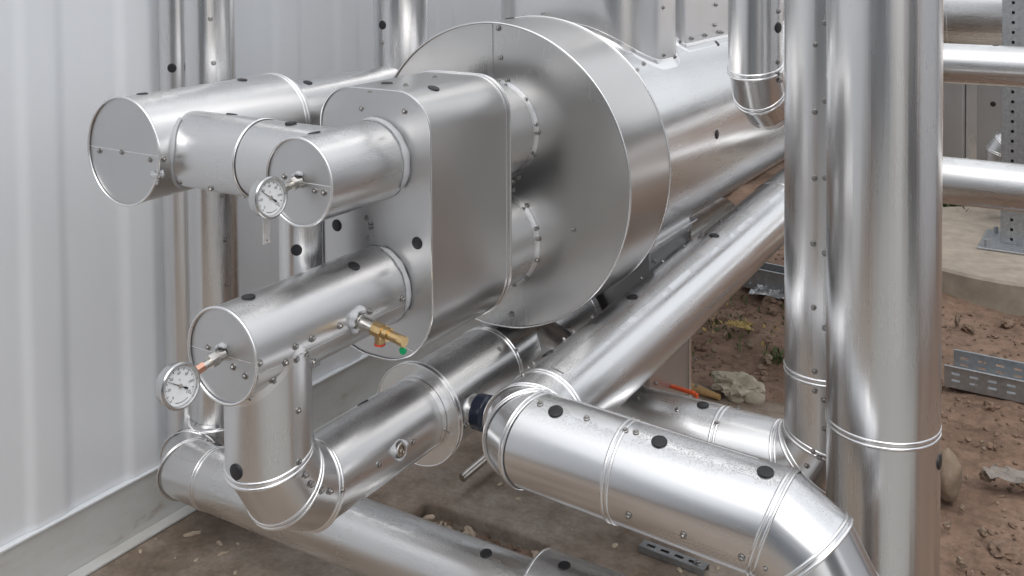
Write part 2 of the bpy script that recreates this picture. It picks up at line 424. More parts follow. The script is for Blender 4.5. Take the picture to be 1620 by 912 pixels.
def holed_plate(mb, o, ea, eb, la, lb, holes):
    """flat plate la x lb with rectangular holes (a0,a1,b0,b1) left open"""
    A = sorted({0, la}|{round(h[i], 5) for h in holes for i in (0, 1)}); B = sorted({0, lb}|{round(h[i], 5) for h in holes for i in (2, 3)})
    o, ea, eb = V(o), V(ea), V(eb); idx = {}
    for i, a in enumerate(A):
        for j, b in enumerate(B): idx[i, j] = mb.add([o+ea*a+eb*b])
    for i in range(len(A)-1):
        for j in range(len(B)-1):
            ca, cb = (A[i]+A[i+1])/2, (B[j]+B[j+1])/2
            if any(h[0] < ca < h[1] and h[2] < cb < h[3] for h in holes): continue
            mb.face((idx[i, j], idx[i+1, j], idx[i+1, j+1], idx[i, j+1]), None, False)
def solid(o, t=.002, off=-1):
    m = o.modifiers.new('thickness', 'SOLIDIFY'); m.thickness = t; m.offset = off; return o
def text_mesh(txt, size):
    c = bpy.data.curves.new('txt', 'FONT'); c.body = txt; c.size = size; c.align_x = 'CENTER'; c.align_y = 'CENTER'
    o = bpy.data.objects.new('txt', c); COL.objects.link(o)
    bpy.context.view_layer.update()
    me = bpy.data.meshes.new_from_object(o.evaluated_get(bpy.context.evaluated_depsgraph_get()))
    bpy.data.objects.remove(o); return me
PI = math.pi
X, Y, Z = V((1, 0, 0)), V((0, 1, 0)), V((0, 0, 1))
G = -.15                                # ground level
PTS = {
    'LH_s': [((-1.5487, 1.4982, 0.988), (0.9996, 0.0, 0.0294)), ((-1.5487, 1.6534, 0.987), (0.9998, 0.0, 0.0196)), ((-1.5487, 1.7437, 0.9854), (1.0, 0.0, 0.0043)), ((-1.5487, 1.8487, 0.9842), (1.0, 0.0, -0.0082)), ((-1.5489, 1.9716, 0.9783), (0.9978, 0.0, -0.0661)), ((-1.5487, 1.6027, 0.9863), (0.9999, 0.0, 0.0124)), ((-1.5979, 1.5166, 0.8981), (0.514, 0.0, -0.8578)), ((-1.5515, 1.5748, 0.9615), (0.9726, 0.0, -0.2324)), ((-1.5654, 1.5512, 0.9292), (0.8347, 0.0, -0.5507)), ((-1.5526, 1.6372, 0.957), (0.9611, 0.0, -0.2764)), ((-1.5685, 1.6754, 0.9249), (0.8048, 0.0, -0.5936)), ((-1.5978, 1.7101, 0.8982), (0.5154, 0.0, -0.8569)), ((-1.5963, 1.7197, 0.8991), (0.5305, 0.0, -0.8477))],
    'LHcap_s': [((-1.6958, 1.494, 0.993), (0.0, -1.0, 0.0)), ((-1.6216, 1.494, 0.9661), (0.0, -1.0, 0.0)), ((-1.5869, 1.494, 0.955), (0.0, -1.0, 0.0))],
    'LH_p': [((-1.6514, 1.5679, 1.0863), (-0.0141, 0.0, 0.9999)), ((-1.6107, 1.8657, 1.0784), (0.388, 0.0, 0.9217))],
    'UHcap_s': [((-1.6977, 1.729, 1.3092), (0.0, -1.0, 0.0)), ((-1.6049, 1.729, 1.2875), (0.0, -1.0, 0.0)), ((-1.5773, 1.729, 1.2866), (0.0, -1.0, 0.0))],
    'UH_p': [((-1.6709, 1.801, 1.4008), (-0.209, 0.0, 0.9779))],
    'BLcap_s': [((-2.3695, 1.734, 1.3005), (0.0, -1.0, 0.0)), ((-2.2792, 1.734, 1.3063), (0.0, -1.0, 0.0)), ((-2.1682, 1.734, 1.2981), (0.0, -1.0, 0.0))],
    'BL_s': [((-2.1302, 1.7443, 1.3018), (0.9983, 0.0, -0.0584))],
    'BL_p': [((-2.2773, 1.7994, 1.4498), (-0.0522, 0.0, 0.9986)), ((-2.2521, 2.1287, 1.4489), (0.1275, 0.0, 0.9918))],
    'BN_p': [((-2.2395, 2.389, 1.4105), (0.2905, 0.0, 0.9569))],
    'TP_s': [((-2.1429, 1.8033, 1.2285), (0.0, -0.6673, -0.7448)), ((-2.0266, 1.8046, 1.2274), (0.0, -0.6543, -0.7563)), ((-1.9198, 1.8161, 1.2188), (0.0, -0.5392, -0.8422))],
    'TP_p': [((-2.043, 1.8929, 1.4003), (0.0, 0.229, 0.9734)), ((-1.8069, 1.865, 1.4029), (0.0, -0.0501, 0.9987))],
    'V2_p': [((-1.7565, 1.8253, 1.1046), (0.5369, -0.8437, 0.0))],
    'R1_s': [((-2.6191, 2.343, 1.6004), (0.7849, -0.6196, 0.0)), ((-2.6148, 2.3489, 1.4551), (0.836, -0.5487, 0.0)), ((-2.6063, 2.3656, 1.0147), (0.9368, -0.3498, 0.0)), ((-2.6038, 2.3734, 0.8658), (0.9664, -0.2572, 0.0)), ((-2.6034, 2.3749, 0.7175), (0.9711, -0.2388, 0.0))],
    'R1f_s': [((-2.7479, 2.3674, 0.248), (0.0, 0.0, 1.0)), ((-2.6818, 2.369, 0.248), (0.0, 0.0, 1.0)), ((-2.621, 2.3578, 0.248), (0.0, 0.0, 1.0))],
    'R1a_p': [((-2.7939, 2.3291, 1.4302), (0.4864, -0.8738, 0.0))],
    'R5_p': [((-2.2759, 2.8032, 1.5577), (-0.0604, -0.9982, 0.0))],
    'R5_s': [((-2.2769, 2.8032, 1.4961), (-0.0716, -0.9974, 0.0))],
    'V1_s': [((-1.5497, 1.605, 0.9579), (0.9946, -0.1039, 0.0)), ((-1.5495, 1.608, 0.8457), (0.9973, -0.0732, 0.0)), ((-1.5495, 1.6074, 0.7344), (0.9969, -0.0789, 0.0))],
    'V1_p': [((-1.6472, 1.5192, 0.7256), (-0.023, -0.9997, 0.0))],
    'LPe_s': [((-1.5473, 1.6256, 0.6978), (0.9972, 0.0533, 0.0533)), ((-1.547, 1.6425, 0.6693), (1.0, -0.0063, -0.0063)), ((-1.547, 1.672, 0.643), (0.9999, 0.0102, 0.0102)), ((-1.5476, 1.7031, 0.6255), (0.9936, 0.0797, 0.0797))],
    'LP_s': [((-1.5507, 1.7442, 0.6092), (0.993, 0.0, 0.1177)), ((-1.5508, 1.8745, 0.6104), (0.9914, 0.0, 0.1309)), ((-1.5505, 2.0058, 0.6082), (0.9942, 0.0, 0.1074))],
    'LP_p': [((-1.6987, 1.9942, 0.6763), (-0.5655, 0.0, 0.8247))],
    'FD_s': [((-1.5449, 2.155, 0.5765), (0.0, -1.0, 0.0)), ((-1.5294, 2.2018, 0.5744), (0.9799, 0.0, -0.1996)), ((-1.5287, 2.2186, 0.5779), (0.9854, 0.0, -0.1703)), ((-1.5697, 2.4365, 0.6889), (0.6378, 0.0, 0.7702)), ((-1.5508, 2.4944, 0.6691), (0.798, 0.0, 0.6027))],
    'BX_s': [((-1.6969, 2.003, 1.4278), (0.0, -1.0, 0.0)), ((-1.5605, 2.003, 1.4308), (0.0, -1.0, 0.0)), ((-1.6853, 2.003, 1.1512), (0.0, -1.0, 0.0)), ((-1.6801, 2.003, 1.1004), (0.0, -1.0, 0.0)), ((-1.6437, 2.003, 0.8362), (0.0, -1.0, 0.0))],
    'BX_p': [((-1.7847, 2.003, 1.118), (0.0, -1.0, 0.0)), ((-1.5265, 2.003, 1.1104), (0.0, -1.0, 0.0))],
    'BXt_s': [((-1.6244, 1.9489, 1.48), (0.0, 0.0, 1.0)), ((-1.6209, 2.0871, 1.48), (0.0, 0.0, 1.0)), ((-1.6486, 2.2504, 1.48), (0.0, 0.0, 1.0))],
    'BXt_p': [((-1.6934, 2.1008, 1.48), (0.0, 0.0, 1.0)), ((-1.5502, 2.1102, 1.4755), (0.298, 0.0, 0.9546))],
    'TK_s': [],
    'TK_p': [((-1.2385, 3.2741, 1.1944), (0.9988, 0.0, 0.0495)), ((-1.3667, 3.6084, 1.4654), (0.6716, 0.0, 0.7409)), ((-1.2384, 3.7733, 1.1572), (0.999, 0.0, -0.0454))],
    'DISC_s': [((-1.6083, 2.5055, 1.5951), (0.0, -1.0, 0.0)), ((-1.6027, 2.5055, 1.5095), (0.0, -1.0, 0.0)), ((-1.6078, 2.5055, 1.4415), (0.0, -1.0, 0.0)), ((-1.5797, 2.5055, 1.4451), (0.0, -1.0, 0.0)), ((-1.5166, 2.5055, 1.3951), (0.0, -1.0, 0.0)), ((-1.4839, 2.5055, 1.3275), (0.0, -1.0, 0.0)), ((-1.4778, 2.5055, 1.3047), (0.0, -1.0, 0.0)), ((-1.4888, 2.5055, 1.2424), (0.0, -1.0, 0.0)), ((-1.5441, 2.5055, 1.1711), (0.0, -1.0, 0.0)), ((-1.5635, 2.5055, 1.1561), (0.0, -1.0, 0.0)), ((-1.5637, 2.5055, 1.1323), (0.0, -1.0, 0.0)), ((-1.5174, 2.5055, 1.0906), (0.0, -1.0, 0.0)), ((-1.4866, 2.5055, 1.0294), (0.0, -1.0, 0.0)), ((-1.4785, 2.5055, 1.0016), (0.0, -1.0, 0.0)), ((-1.4833, 2.5055, 0.9393), (0.0, -1.0, 0.0)), ((-1.5173, 2.5055, 0.8828), (0.0, -1.0, 0.0)), ((-1.5622, 2.5055, 0.8569), (0.0, -1.0, 0.0)), ((-1.5739, 2.5055, 0.7662), (0.0, -1.0, 0.0)), ((-1.3662, 2.5055, 1.0429), (0.0, -1.0, 0.0))],
    'RIM_s': [((-1.6924, 2.9061, 1.6059), (-0.1366, 0.0, 0.9906)), ((-1.6937, 2.9235, 1.6057), (-0.1395, 0.0, 0.9902)), ((-1.6935, 2.788, 1.6057), (-0.1391, 0.0, 0.9903))],
    'RIM_p': [((-1.6931, 2.705, 1.6058), (-0.1382, 0.0, 0.9904))],
    'TW_s': [((-1.3418, 2.92, 1.4635), (0.0, -1.0, 0.0)), ((-1.3447, 3.078, 1.628), (0.9986, 0.0529, 0.0)), ((-1.345, 3.0823, 1.4746), (0.9967, 0.0817, 0.0)), ((-1.3468, 3.0962, 1.4341), (0.9848, 0.1739, 0.0)), ((-1.345, 3.1699, 1.4596), (1.0, 0.0, 0.0))],
    'TW2_s': [((-1.369, 3.2702, 1.4999), (1.0, 0.0, 0.0)), ((-1.369, 3.3828, 1.5009), (1.0, 0.0, 0.0)), ((-1.369, 3.5079, 1.5016), (1.0, 0.0, 0.0)), ((-1.369, 3.6405, 1.5023), (1.0, 0.0, 0.0)), ((-1.369, 3.6733, 1.4996), (1.0, 0.0, 0.0)), ((-1.369, 3.6152, 1.6043), (1.0, 0.0, 0.0)), ((-1.369, 3.602, 1.5309), (1.0, 0.0, 0.0))],
    'SL_s': [((-1.371, 3.1734, 0.917), (1.0, 0.0, 0.0)), ((-1.371, 3.2594, 0.9142), (1.0, 0.0, 0.0)), ((-1.371, 3.3548, 0.9121), (1.0, 0.0, 0.0)), ((-1.371, 3.4367, 0.9094), (1.0, 0.0, 0.0)), ((-1.371, 3.4009, 0.8613), (1.0, 0.0, 0.0)), ((-1.371, 3.0648, 0.8018), (1.0, 0.0, 0.0)), ((-1.371, 3.071, 0.3977), (1.0, 0.0, 0.0)), ((-1.371, 3.4034, 0.362), (1.0, 0.0, 0.0)), ((-1.371, 3.4086, 0.2647), (1.0, 0.0, 0.0))],
    'DP_s': [((-1.3449, 2.4118, 0.7688), (-0.6565, -0.0377, 0.7534)), ((-1.3451, 2.5753, 0.7768), (-0.6585, -0.0376, 0.7517)), ((-1.3456, 2.9082, 0.793), (-0.6631, -0.0374, 0.7476)), ((-1.3459, 3.0738, 0.801), (-0.6657, -0.0373, 0.7453)), ((-1.3254, 3.1984, 0.8217), (-0.4813, -0.0438, 0.8754)), ((-1.3109, 3.3255, 0.8348), (-0.35, -0.0468, 0.9356)), ((-1.2992, 3.4704, 0.8457), (-0.2452, -0.0484, 0.9683)), ((-1.2906, 3.6222, 0.8551), (-0.1676, -0.0492, 0.9846)), ((-1.3453, 2.2236, 0.759), (-0.6603, -0.0375, 0.75)), ((-1.3454, 2.2493, 0.7602), (-0.6614, -0.0375, 0.7491)), ((-1.3449, 2.4643, 0.7714), (-0.6568, -0.0377, 0.7531))],
    'DP_p': [((-1.3359, 2.3045, 0.7705), (-0.5758, -0.0408, 0.8166)), ((-1.2813, 2.7029, 0.8103), (-0.0836, -0.0498, 0.9953)), ((-1.2625, 3.3122, 0.8407), (0.0853, -0.0498, 0.9951))],
    'FP_s': [((-1.2043, 2.042, 0.7716), (0.0484, -0.2701, 0.9616)), ((-1.0833, 2.0433, 0.7659), (0.0486, -0.2586, 0.9648)), ((-0.9876, 2.0445, 0.7614), (0.0487, -0.248, 0.9675)), ((-0.9636, 2.0489, 0.7612), (0.0492, -0.2079, 0.9769)), ((-0.943, 1.9655, 0.62), (-0.0142, -0.9591, -0.2826)), ((-0.8181, 1.9653, 0.6146), (-0.0138, -0.9615, -0.2746)), ((-0.6933, 1.9658, 0.6067), (-0.0146, -0.9572, -0.2891)), ((-0.6431, 1.9668, 0.601), (-0.016, -0.948, -0.3179))],
    'FP_p': [((-1.1591, 2.0351, 0.7671), (0.0474, -0.3324, 0.942)), ((-0.9054, 2.0435, 0.7569), (0.0486, -0.2571, 0.9652)), ((-0.673, 2.0541, 0.7475), (0.0496, -0.1611, 0.9857))],
    'FE_s': [((-1.3185, 2.1552, 0.7707), (-0.2826, -0.2826, 0.9167)), ((-1.3009, 2.1321, 0.7689), (-0.3071, -0.3071, 0.9008)), ((-1.2848, 2.1039, 0.7643), (-0.3609, -0.3609, 0.86)), ((-1.2537, 2.0773, 0.7661), (-0.3409, -0.3409, 0.8761))],
    'BXp_s': [((-1.2615, 2.6961, 0.5194), (0.0, -0.3949, 0.9187)), ((-1.1377, 2.6911, 0.5171), (0.0, -0.4421, 0.897)), ((-1.0145, 2.6808, 0.5112), (0.0, -0.5396, 0.8419)), ((-0.9865, 2.7773, 0.5204), (0.0, 0.3712, 0.9286))],
    'BXp_p': [((-1.0764, 2.7326, 0.5279), (0.0, -0.0513, 0.9987))],
    'R2_s': [((-0.7325, 2.632, 1.5758), (0.0237, -0.9997, 0.0)), ((-0.7338, 2.632, 1.4047), (0.0111, -0.9999, 0.0)), ((-0.7344, 2.632, 1.2343), (0.0059, -1.0, 0.0)), ((-0.7374, 2.632, 1.0653), (-0.0223, -0.9998, 0.0)), ((-0.7095, 2.6351, 1.6319), (0.2402, -0.9707, 0.0)), ((-0.7092, 2.6352, 1.4344), (0.2433, -0.9699, 0.0)), ((-0.7089, 2.6353, 1.2374), (0.2465, -0.9692, 0.0)), ((-0.7085, 2.6354, 1.0443), (0.2495, -0.9684, 0.0)), ((-0.7363, 2.632, 0.9001), (-0.0124, -0.9999, 0.0)), ((-0.7082, 2.6354, 0.8519), (0.2526, -0.9676, 0.0)), ((-0.7336, 2.632, 0.7355), (0.0128, -0.9999, 0.0)), ((-0.7328, 2.632, 0.6846), (0.0211, -0.9998, 0.0)), ((-0.7102, 2.635, 0.6648), (0.2343, -0.9722, 0.0)), ((-0.7078, 2.6356, 0.5911), (0.2568, -0.9665, 0.0)), ((-0.7366, 2.632, 0.525), (-0.015, -0.9999, 0.0)), ((-0.7214, 2.6329, 0.5137), (0.1281, -0.9918, 0.0)), ((-0.7533, 2.6336, 0.4826), (-0.1725, -0.985, 0.0))],
    'R3_p': [((-0.4022, 2.4486, 0.6665), (0.9987, -0.0514, 0.0))],
    'R4_s': [((-0.8903, 2.8276, 1.6449), (0.9595, -0.2817, 0.0)), ((-0.8911, 2.8249, 1.5041), (0.948, -0.3184, 0.0)), ((-0.8902, 2.8277, 1.4703), (0.9598, -0.2808, 0.0)), ((-0.888, 2.8378, 1.4498), (0.989, -0.1481, 0.0))],
    'R4_p': [((-0.8903, 2.8277, 1.5991), (0.9596, -0.2815, 0.0))],
    'BP_s': [((-2.6252, 2.2958, 0.2186), (0.0, 0.5749, 0.8182))],
    'BP_p': [((-2.5673, 2.296, 0.2184), (0.0, 0.5772, 0.8166)), ((-1.4818, 2.2263, 0.2343), (0.0, -0.1683, 0.9857)), ((-2.7426, 2.2826, 0.2226), (-0.5083, 0.0, 0.8612))],
    'BS_p': [((-1.2514, 2.2365, 0.2699), (0.0, -0.0428, 0.9991))],
    'HP1_p': [((-0.6644, 5.5496, 1.3105), (0.0, 0.0961, 0.9954))],
    'HP2_s': [((-0.6794, 4.7726, 0.8941), (0.0, 0.1957, 0.9807))],
    'T3_p': [((-1.0221, 8.42, 0.5919), (0.0, -1.0, 0.0))],
}
SOCK = ((-1.551, 1.952, 0.6121), (0.989, 0.0, 0.1482))
VALVE = ((-1.5489, 1.8046, 0.9788), (0.9982, 0.0, -0.0608))
PEN = (-1.6713, 2.0005, 1.1328)
GAUGE = ((-1.65, 1.6367, 1.2869), (-1.65, 1.3799, 0.9626))
DRAIN = (-2.0947, 3.0004, -0.08)
LEVER = (-1.3378, 3.2027, 0.33)
WOODP = (-1.6648, 4.2266, -0.15)
STONEP = (-1.5257, 4.2875, -0.15)
ROCKP = (-0.6208, 3.9258, -0.15)
SCRAPP = (-0.4064, 4.1419, -0.16)
FOILP = (-1.8046, 5.6302, -0.17)
LEAFP = (-1.8084, 5.1021, -0.17)
TRAY1 = (-0.7846, 4.8946, -0.165)
TRAY2 = (-2.0301, 5.6751, -0.15)
CHIPS = [((-2.8142, 2.1778, -0.15), 0.012, 0.006), ((-2.6219, 2.3435, -0.15), 0.018, 0.008), ((-2.5712, 2.374, -0.15), 0.01, 0.005), ((-2.6185, 2.2391, -0.15), 0.01, 0.006), ((-2.4586, 2.2573, -0.15), 0.011, 0.007), ((-2.7403, 2.332, -0.15), 0.03, 0.004), ((-2.8305, 2.2519, -0.15), 0.004, 0.003), ((-2.6877, 2.2134, -0.15), 0.004, 0.003), ((-2.5684, 2.3055, -0.15), 0.02, 0.003), ((-1.9157, 3.0896, -0.15), 0.012, 0.01), ((-2.0251, 3.1392, -0.15), 0.013, 0.009), ((-1.4931, 3.0104, -0.15), 0.014, 0.009), ((-1.2595, 2.9954, -0.15), 0.016, 0.008), ((-1.1605, 3.0666, -0.15), 0.01, 0.006), ((-2.4262, 2.9351, -0.15), 0.012, 0.006), ((-1.66, 3.021, -0.15), 0.008, 0.004)]
PEBBLES = [((-0.5144, 4.1571, -0.175), 0.03, 0.025), ((-0.4767, 3.7521, -0.175), 0.022, 0.013), ((-0.5616, 3.883, -0.175), 0.014, 0.011), ((-0.5884, 3.7379, -0.175), 0.018, 0.012), ((-0.5133, 3.5311, -0.175), 0.022, 0.014), ((-0.5713, 4.4407, -0.175), 0.01, 0.008), ((-0.5569, 4.3835, -0.175), 0.01, 0.008), ((-0.8631, 5.7783, -0.175), 0.045, 0.012), ((-0.7742, 5.6882, -0.175), 0.014, 0.012), ((-0.5781, 4.1136, -0.175), 0.012, 0.01), ((-1.5565, 4.7889, -0.175), 0.03, 0.02), ((-1.8207, 4.7651, -0.175), 0.02, 0.015), ((-1.8443, 4.9866, -0.175), 0.02, 0.012), ((-1.6931, 4.914, -0.175), 0.03, 0.01), ((-1.6885, 4.7454, -0.175), 0.016, 0.012), ((-1.5615, 4.6922, -0.175), 0.014, 0.01), ((-1.4413, 4.3734, -0.175), 0.012, 0.01)]

# ------------------------------------------------------------------ the setting
def slab():
    mb = MB(); x0, x1, y0, y1 = -2.86, -.86, -1.5, 4.30
    hx0, hx1, hy0, hy1 = -2.19, -1.68, 2.60, 2.915
    xs = [x0, hx0, hx1, x1]; ys = [y0, hy0, hy1, y1]
    idx = {(i, j): mb.add([V((a, b, G))]) for i, a in enumerate(xs) for j, b in enumerate(ys)}
    for i in range(3):
        for j in range(3):
            if (i, j) != (1, 1): mb.face((idx[i, j], idx[i+1, j], idx[i+1, j+1], idx[i, j+1]), None, False)
    low = {}
    for (i, j) in ((1, 1), (2, 1), (2, 2), (1, 2)): low[i, j] = mb.add([V((xs[i], ys[j], G-.06))])
    c = [(1, 1), (2, 1), (2, 2), (1, 2)]
    for k in range(4):
        a, b = c[k], c[(k+1) % 4]; mb.face((idx[a], idx[b], low[b], low[a]), None, False)
    mb.face([low[q] for q in c], None, False)
    e = {}
    for (i, j) in ((0, 0), (3, 0), (3, 3), (0, 3)): e[i, j] = mb.add([V((xs[i], ys[j], G-.25))])
    r_ = [[(0, 0), (1, 0), (2, 0), (3, 0)], [(3, 0), (3, 1), (3, 2), (3, 3)], [(3, 3), (2, 3), (1, 3), (0, 3)], [(0, 3), (0, 2), (0, 1), (0, 0)]]
    for l in r_: mb.face([idx[q] for q in l]+[e[l[-1]], e[l[0]]], None, False)
    o = mb.build('concrete_slab', CONC); struct(o); bevel(o, .012, 3)
slab()
m_ = MB(); box(m_, (-.855, -14, G-.12), (14, 2.0, G-.006)); struct(m_.build('concrete_yard', plain('yard_concrete', (.36, .35, .33), .85, 0, .15, 5, .3)))
def ground():
    mb = MB()
    def axis(a, b, step, far):
        l = [a+step*i for i in range(int((b-a)/step)+1)]; q = step; p = l[-1]; hi = []
        while p < far: q *= 1.35; p += q; hi.append(p)
        q = step; p = l[0]; lo = []
        while p > -far: q *= 1.35; p -= q; lo.append(p)
        return lo[::-1]+l+hi
    xs, ys = axis(-3.2, 1.2, .035, 90), axis(2.6, 9.2, .035, 90)
    for a in xs:
        for b in ys:
            p = V((a, b, 0))
            h = .05*noise.noise(p*.8)+.035*noise.noise(p*2.7+V((3, 1, 0)))+.022*noise.noise(p*7)+.012*noise.noise(p*17)
            z = G-.045+h*.75
            if (-2.95 < a < -.8 and b < 4.36) or b < 2.3: z = G-.2
            mb.v.append(V((a, b, z)))
    n_ = len(ys)
    for i in range(len(xs)-1):
        for j in range(n_-1): mb.face((i*n_+j, (i+1)*n_+j, (i+1)*n_+j+1, i*n_+j+1))
    struct(mb.build('dirt_ground', SOIL))
ground()

# the white corrugated wall with its base rail
wl = thing('corrugated_wall', 'tall white corrugated metal wall standing on a painted steel base rail', 'wall', (-2.9, 2, G))
def wall():
    mb = MB(); per, dep = .356, .011; prof2 = []
    def ss(q): q = max(0, min(1, q)); return q*q*(3-2*q)
    y = -6.05
    while y < 12:
        f = ((y-1.877) % per)/per                      # 0 .. .25 outer rib, slope, .36 .. .9 recessed flat, slope
        prof2.append((y, -dep*(ss((f-.24)/.13)-ss((f-.88)/.12)))); y += .011
    zb, zt = .052, 3.1
    rows = [mb.add([V((-2.9+d_, yy, z)) for (yy, d_) in prof2]) for z in (zb, zt)]
    for i in range(len(prof2)-1): mb.face((rows[0]+i, rows[0]+i+1, rows[1]+i+1, rows[1]+i), None, True)
    mb.build('corrugated_panel', WALL, wl)
    mb = MB(); box(mb, (-2.98, -6.1, G), (-2.893, 12.1, .045)); box(mb, (-2.8925, -6.1, G+.001), (-2.845, 12.1, G+.012)); bevel(mb.build('base_rail', RAIL, wl), .004)
    mb = MB(); box(mb, (-2.99, -6.1, .0455), (-2.886, 12.1, .051)); mb.build('rail_ledge', WALL, wl)
    mb = MB(); box(mb, (-2.99, -6.1, 3.1005), (-2.86, 12.1, 3.22)); mb.build('top_rail', RAIL, wl)
    mb = MB(); box(mb, (-5.4, -6.1, G), (-2.995, 12.1, 3.21)); mb.build('container_body', WALL, wl)
wall()

# ------------------------------------------------------------------ headers
def header(key, name, label, y0, y1, x, z, r, cat='pipe', mat=None):
    t = thing(name, label, cat, (x, y0, z-r))
    mb = MB(); tube(mb, (x, y0, z), (x, y1, z), r); mb.build('pipe_section', mat or ALU, t)
    endcap(t, (x, y0, z), -Y, r)
    return t
LHX, LHZ = -1.65, .985; UHX, UHZ = -1.65, 1.303
lh = header('LH', 'capped_header', 'lower capped aluminium header pipe with a dial gauge and brass valve', 1.490, 2.0, LHX, LHZ, .1)
screws(lh, 'LH_s'); screws(lh, 'LHcap_s'); plugs(lh, 'LH_p', .92)
seam(lh, (LHX, 1.497, LHZ), (LHX, 1.998, LHZ), .1, R(112), .03)
sealant(lh, (LHX, 1.993, LHZ), Y, .103, R(8), R(118), .007, .3, seed=2)
uh = header('UH', 'capped_header', 'upper capped aluminium header pipe with a dial gauge and tag', 1.725, 2.0, UHX, UHZ, .1)
screws(uh, 'UHcap_s'); plugs(uh, 'UH_p', .92)
sealant(uh, (UHX, 1.993, UHZ), Y, .103, R(-20), R(128), .0082, .25, seed=5)
bl = thing('capped_header', 'large capped pipe nearest the white wall at upper left', 'pipe', (-2.27, 1.73, 1.17))
BLZ, BLR = 1.31, .140
mb = MB(); tube(mb, (-2.27, 1.73, BLZ), (-2.27, 2.285, BLZ), BLR); mb.build('pipe_section', ALU, bl)
endcap(bl, (-2.27, 1.73, BLZ), -Y, BLR); bead(bl, (-2.27, 2.27, BLZ), Y, BLR, h=.003)
mb = MB(); sweep(mb, [(0, BLR), (0, .104)], (-2.27, 2.285, BLZ), Y); mb.build('reducer_ring', ALU_FLAT, bl)
mb = MB(); tube(mb, (-2.27, 2.285, BLZ), (-2.27, 2.9, BLZ), .105); mb.build('pipe_section', ALU, bl)
screws(bl, 'BLcap_s'); screws(bl, 'BL_s'); plugs(bl, 'BL_p', .9); plugs(bl, 'BN_p', .9)
tp = thing('cross_pipe', 'short grey cross pipe joining the large capped pipe to the upper header', 'pipe', (-2.0, 1.87, 1.2))
TPY, TPZ, TPR = 1.87, 1.303, .1
mb = MB(); tube(mb, (-2.27, TPY, TPZ), (-1.905, TPY, TPZ), TPR); tube(mb, (-1.905, TPY, TPZ), (-1.65, TPY, TPZ), TPR-.002); mb.build('pipe_section', ALU, tp)
bead(tp, (-1.91, TPY, TPZ), X, TPR, double=False)
screws(tp, 'TP_s'); plugs(tp, 'TP_p', .9)
def saddle_seal(root, n=60):
    """sealant where the cross pipe meets the header"""
    mb = MB(); rows = []
    for i in range(n+1):
        t = R(30)+R(230)*i/n
        py, pz = TPY-(TPR+.002)*math.sin(t), TPZ+(TPR+.002)*math.cos(t)
        dz = pz-BLZ; px = -2.27+math.sqrt(max(1e-4, (BLR+.001)**2-dz**2))
        c = V((px, py, pz)); w = .006*(.8+.7*noise.noise(V((i*.12, 2, 0))))
        rows.append(mb.add([c+V((math.cos(q)*w*1.5, math.sin(q)*w*-math.sin(t), math.sin(q)*w*math.cos(t)+.3*math.cos(q)*w)) for q in [2*PI*k/8 for k in range(8)]]))
    for i in range(n):
        for k in range(8):
            j = (k+1) % 8; mb.face((rows[i]+k, rows[i]+j, rows[i+1]+j, rows[i+1]+k))
    mb.build('sealant', SEAL, root)
saddle_seal(tp)
mb = MB(); blob(mb, (-2.148, 1.729, 1.262), .016, .004, .007, 3, .6); blob(mb, (-2.142, 1.731, 1.25), .005, .004, .011, 4, .5); blob(mb, (-2.13, 1.737, 1.266), .008, .005, .009, 7, .5); mb.build('sealant', SEAL, bl)
v2 = thing('drop_pipe', 'thin vertical drop pipe below the upper header with a black plug', 'pipe', (-1.785, 1.87, .87))
mb = MB(); tube(mb, (-1.785, 1.87, .875), (-1.785, 1.87, 1.22), .053, cap0=True); mb.build('pipe_section', ALU, v2); bead(v2, (-1.785, 1.87, 1.0), Z, .053, double=False); bead(v2, (-1.785, 1.87, 1.005), Z, .053, double=False)
plugs(v2, 'V2_p', .85)
seam(v2, (-1.785, 1.87, .876), (-1.785, 1.87, 1.2), .053, R(75), .014)

# risers by the wall
r1 = thing('riser_pipe', 'tall shiny riser by the wall running down into the floor level pipe', 'pipe', (-2.68, 2.4, G))
R1X, R1Y, R1R = -2.685, 2.395, .083
mb = MB(); tube(mb, (R1X, R1Y, .17), (R1X, R1Y, 3.0), R1R); mb.build('pipe_section', ALU_RISER, r1)
seam(r1, (R1X, R1Y, .21), (R1X, R1Y, 3.0), R1R, R(52), .02); screws(r1, 'R1_s')
mb = MB(); sweep(mb, [(0, .0832), (0, .096), (.004, .0965), (.005, .095), (.005, .0842), (.022, .084)], (R1X, R1Y, .232), Z); mb.build('collar', ALU_BEAD, r1); screws(r1, 'R1f_s')
r1a = thing('riser_pipe', 'slim grey riser with one black plug, tight to the white wall', 'pipe', (-2.79, 2.32, G))
mb = MB(); tube(mb, (-2.825, 2.385, .06), (-2.825, 2.385, 3.0), .064); mb.build('pipe_section', ALU, r1a); plugs(r1a, 'R1a_p', .95)
r5 = thing('riser_pipe', 'seamed riser with a black plug between the wall and the big disc', 'pipe', (-2.27, 2.9, 1.2))
mb = MB(); tube(mb, (-2.27, 2.9, 1.2), (-2.27, 2.9, 3.0), .097); mb.build('pipe_section', ALU_RISER, r5)
seam(r5, (-2.27, 2.9, 1.3), (-2.27, 2.9, 3.0), .0972, R(38), .012, .002); plugs(r5, 'R5_p', .95); screws(r5, 'R5_s')

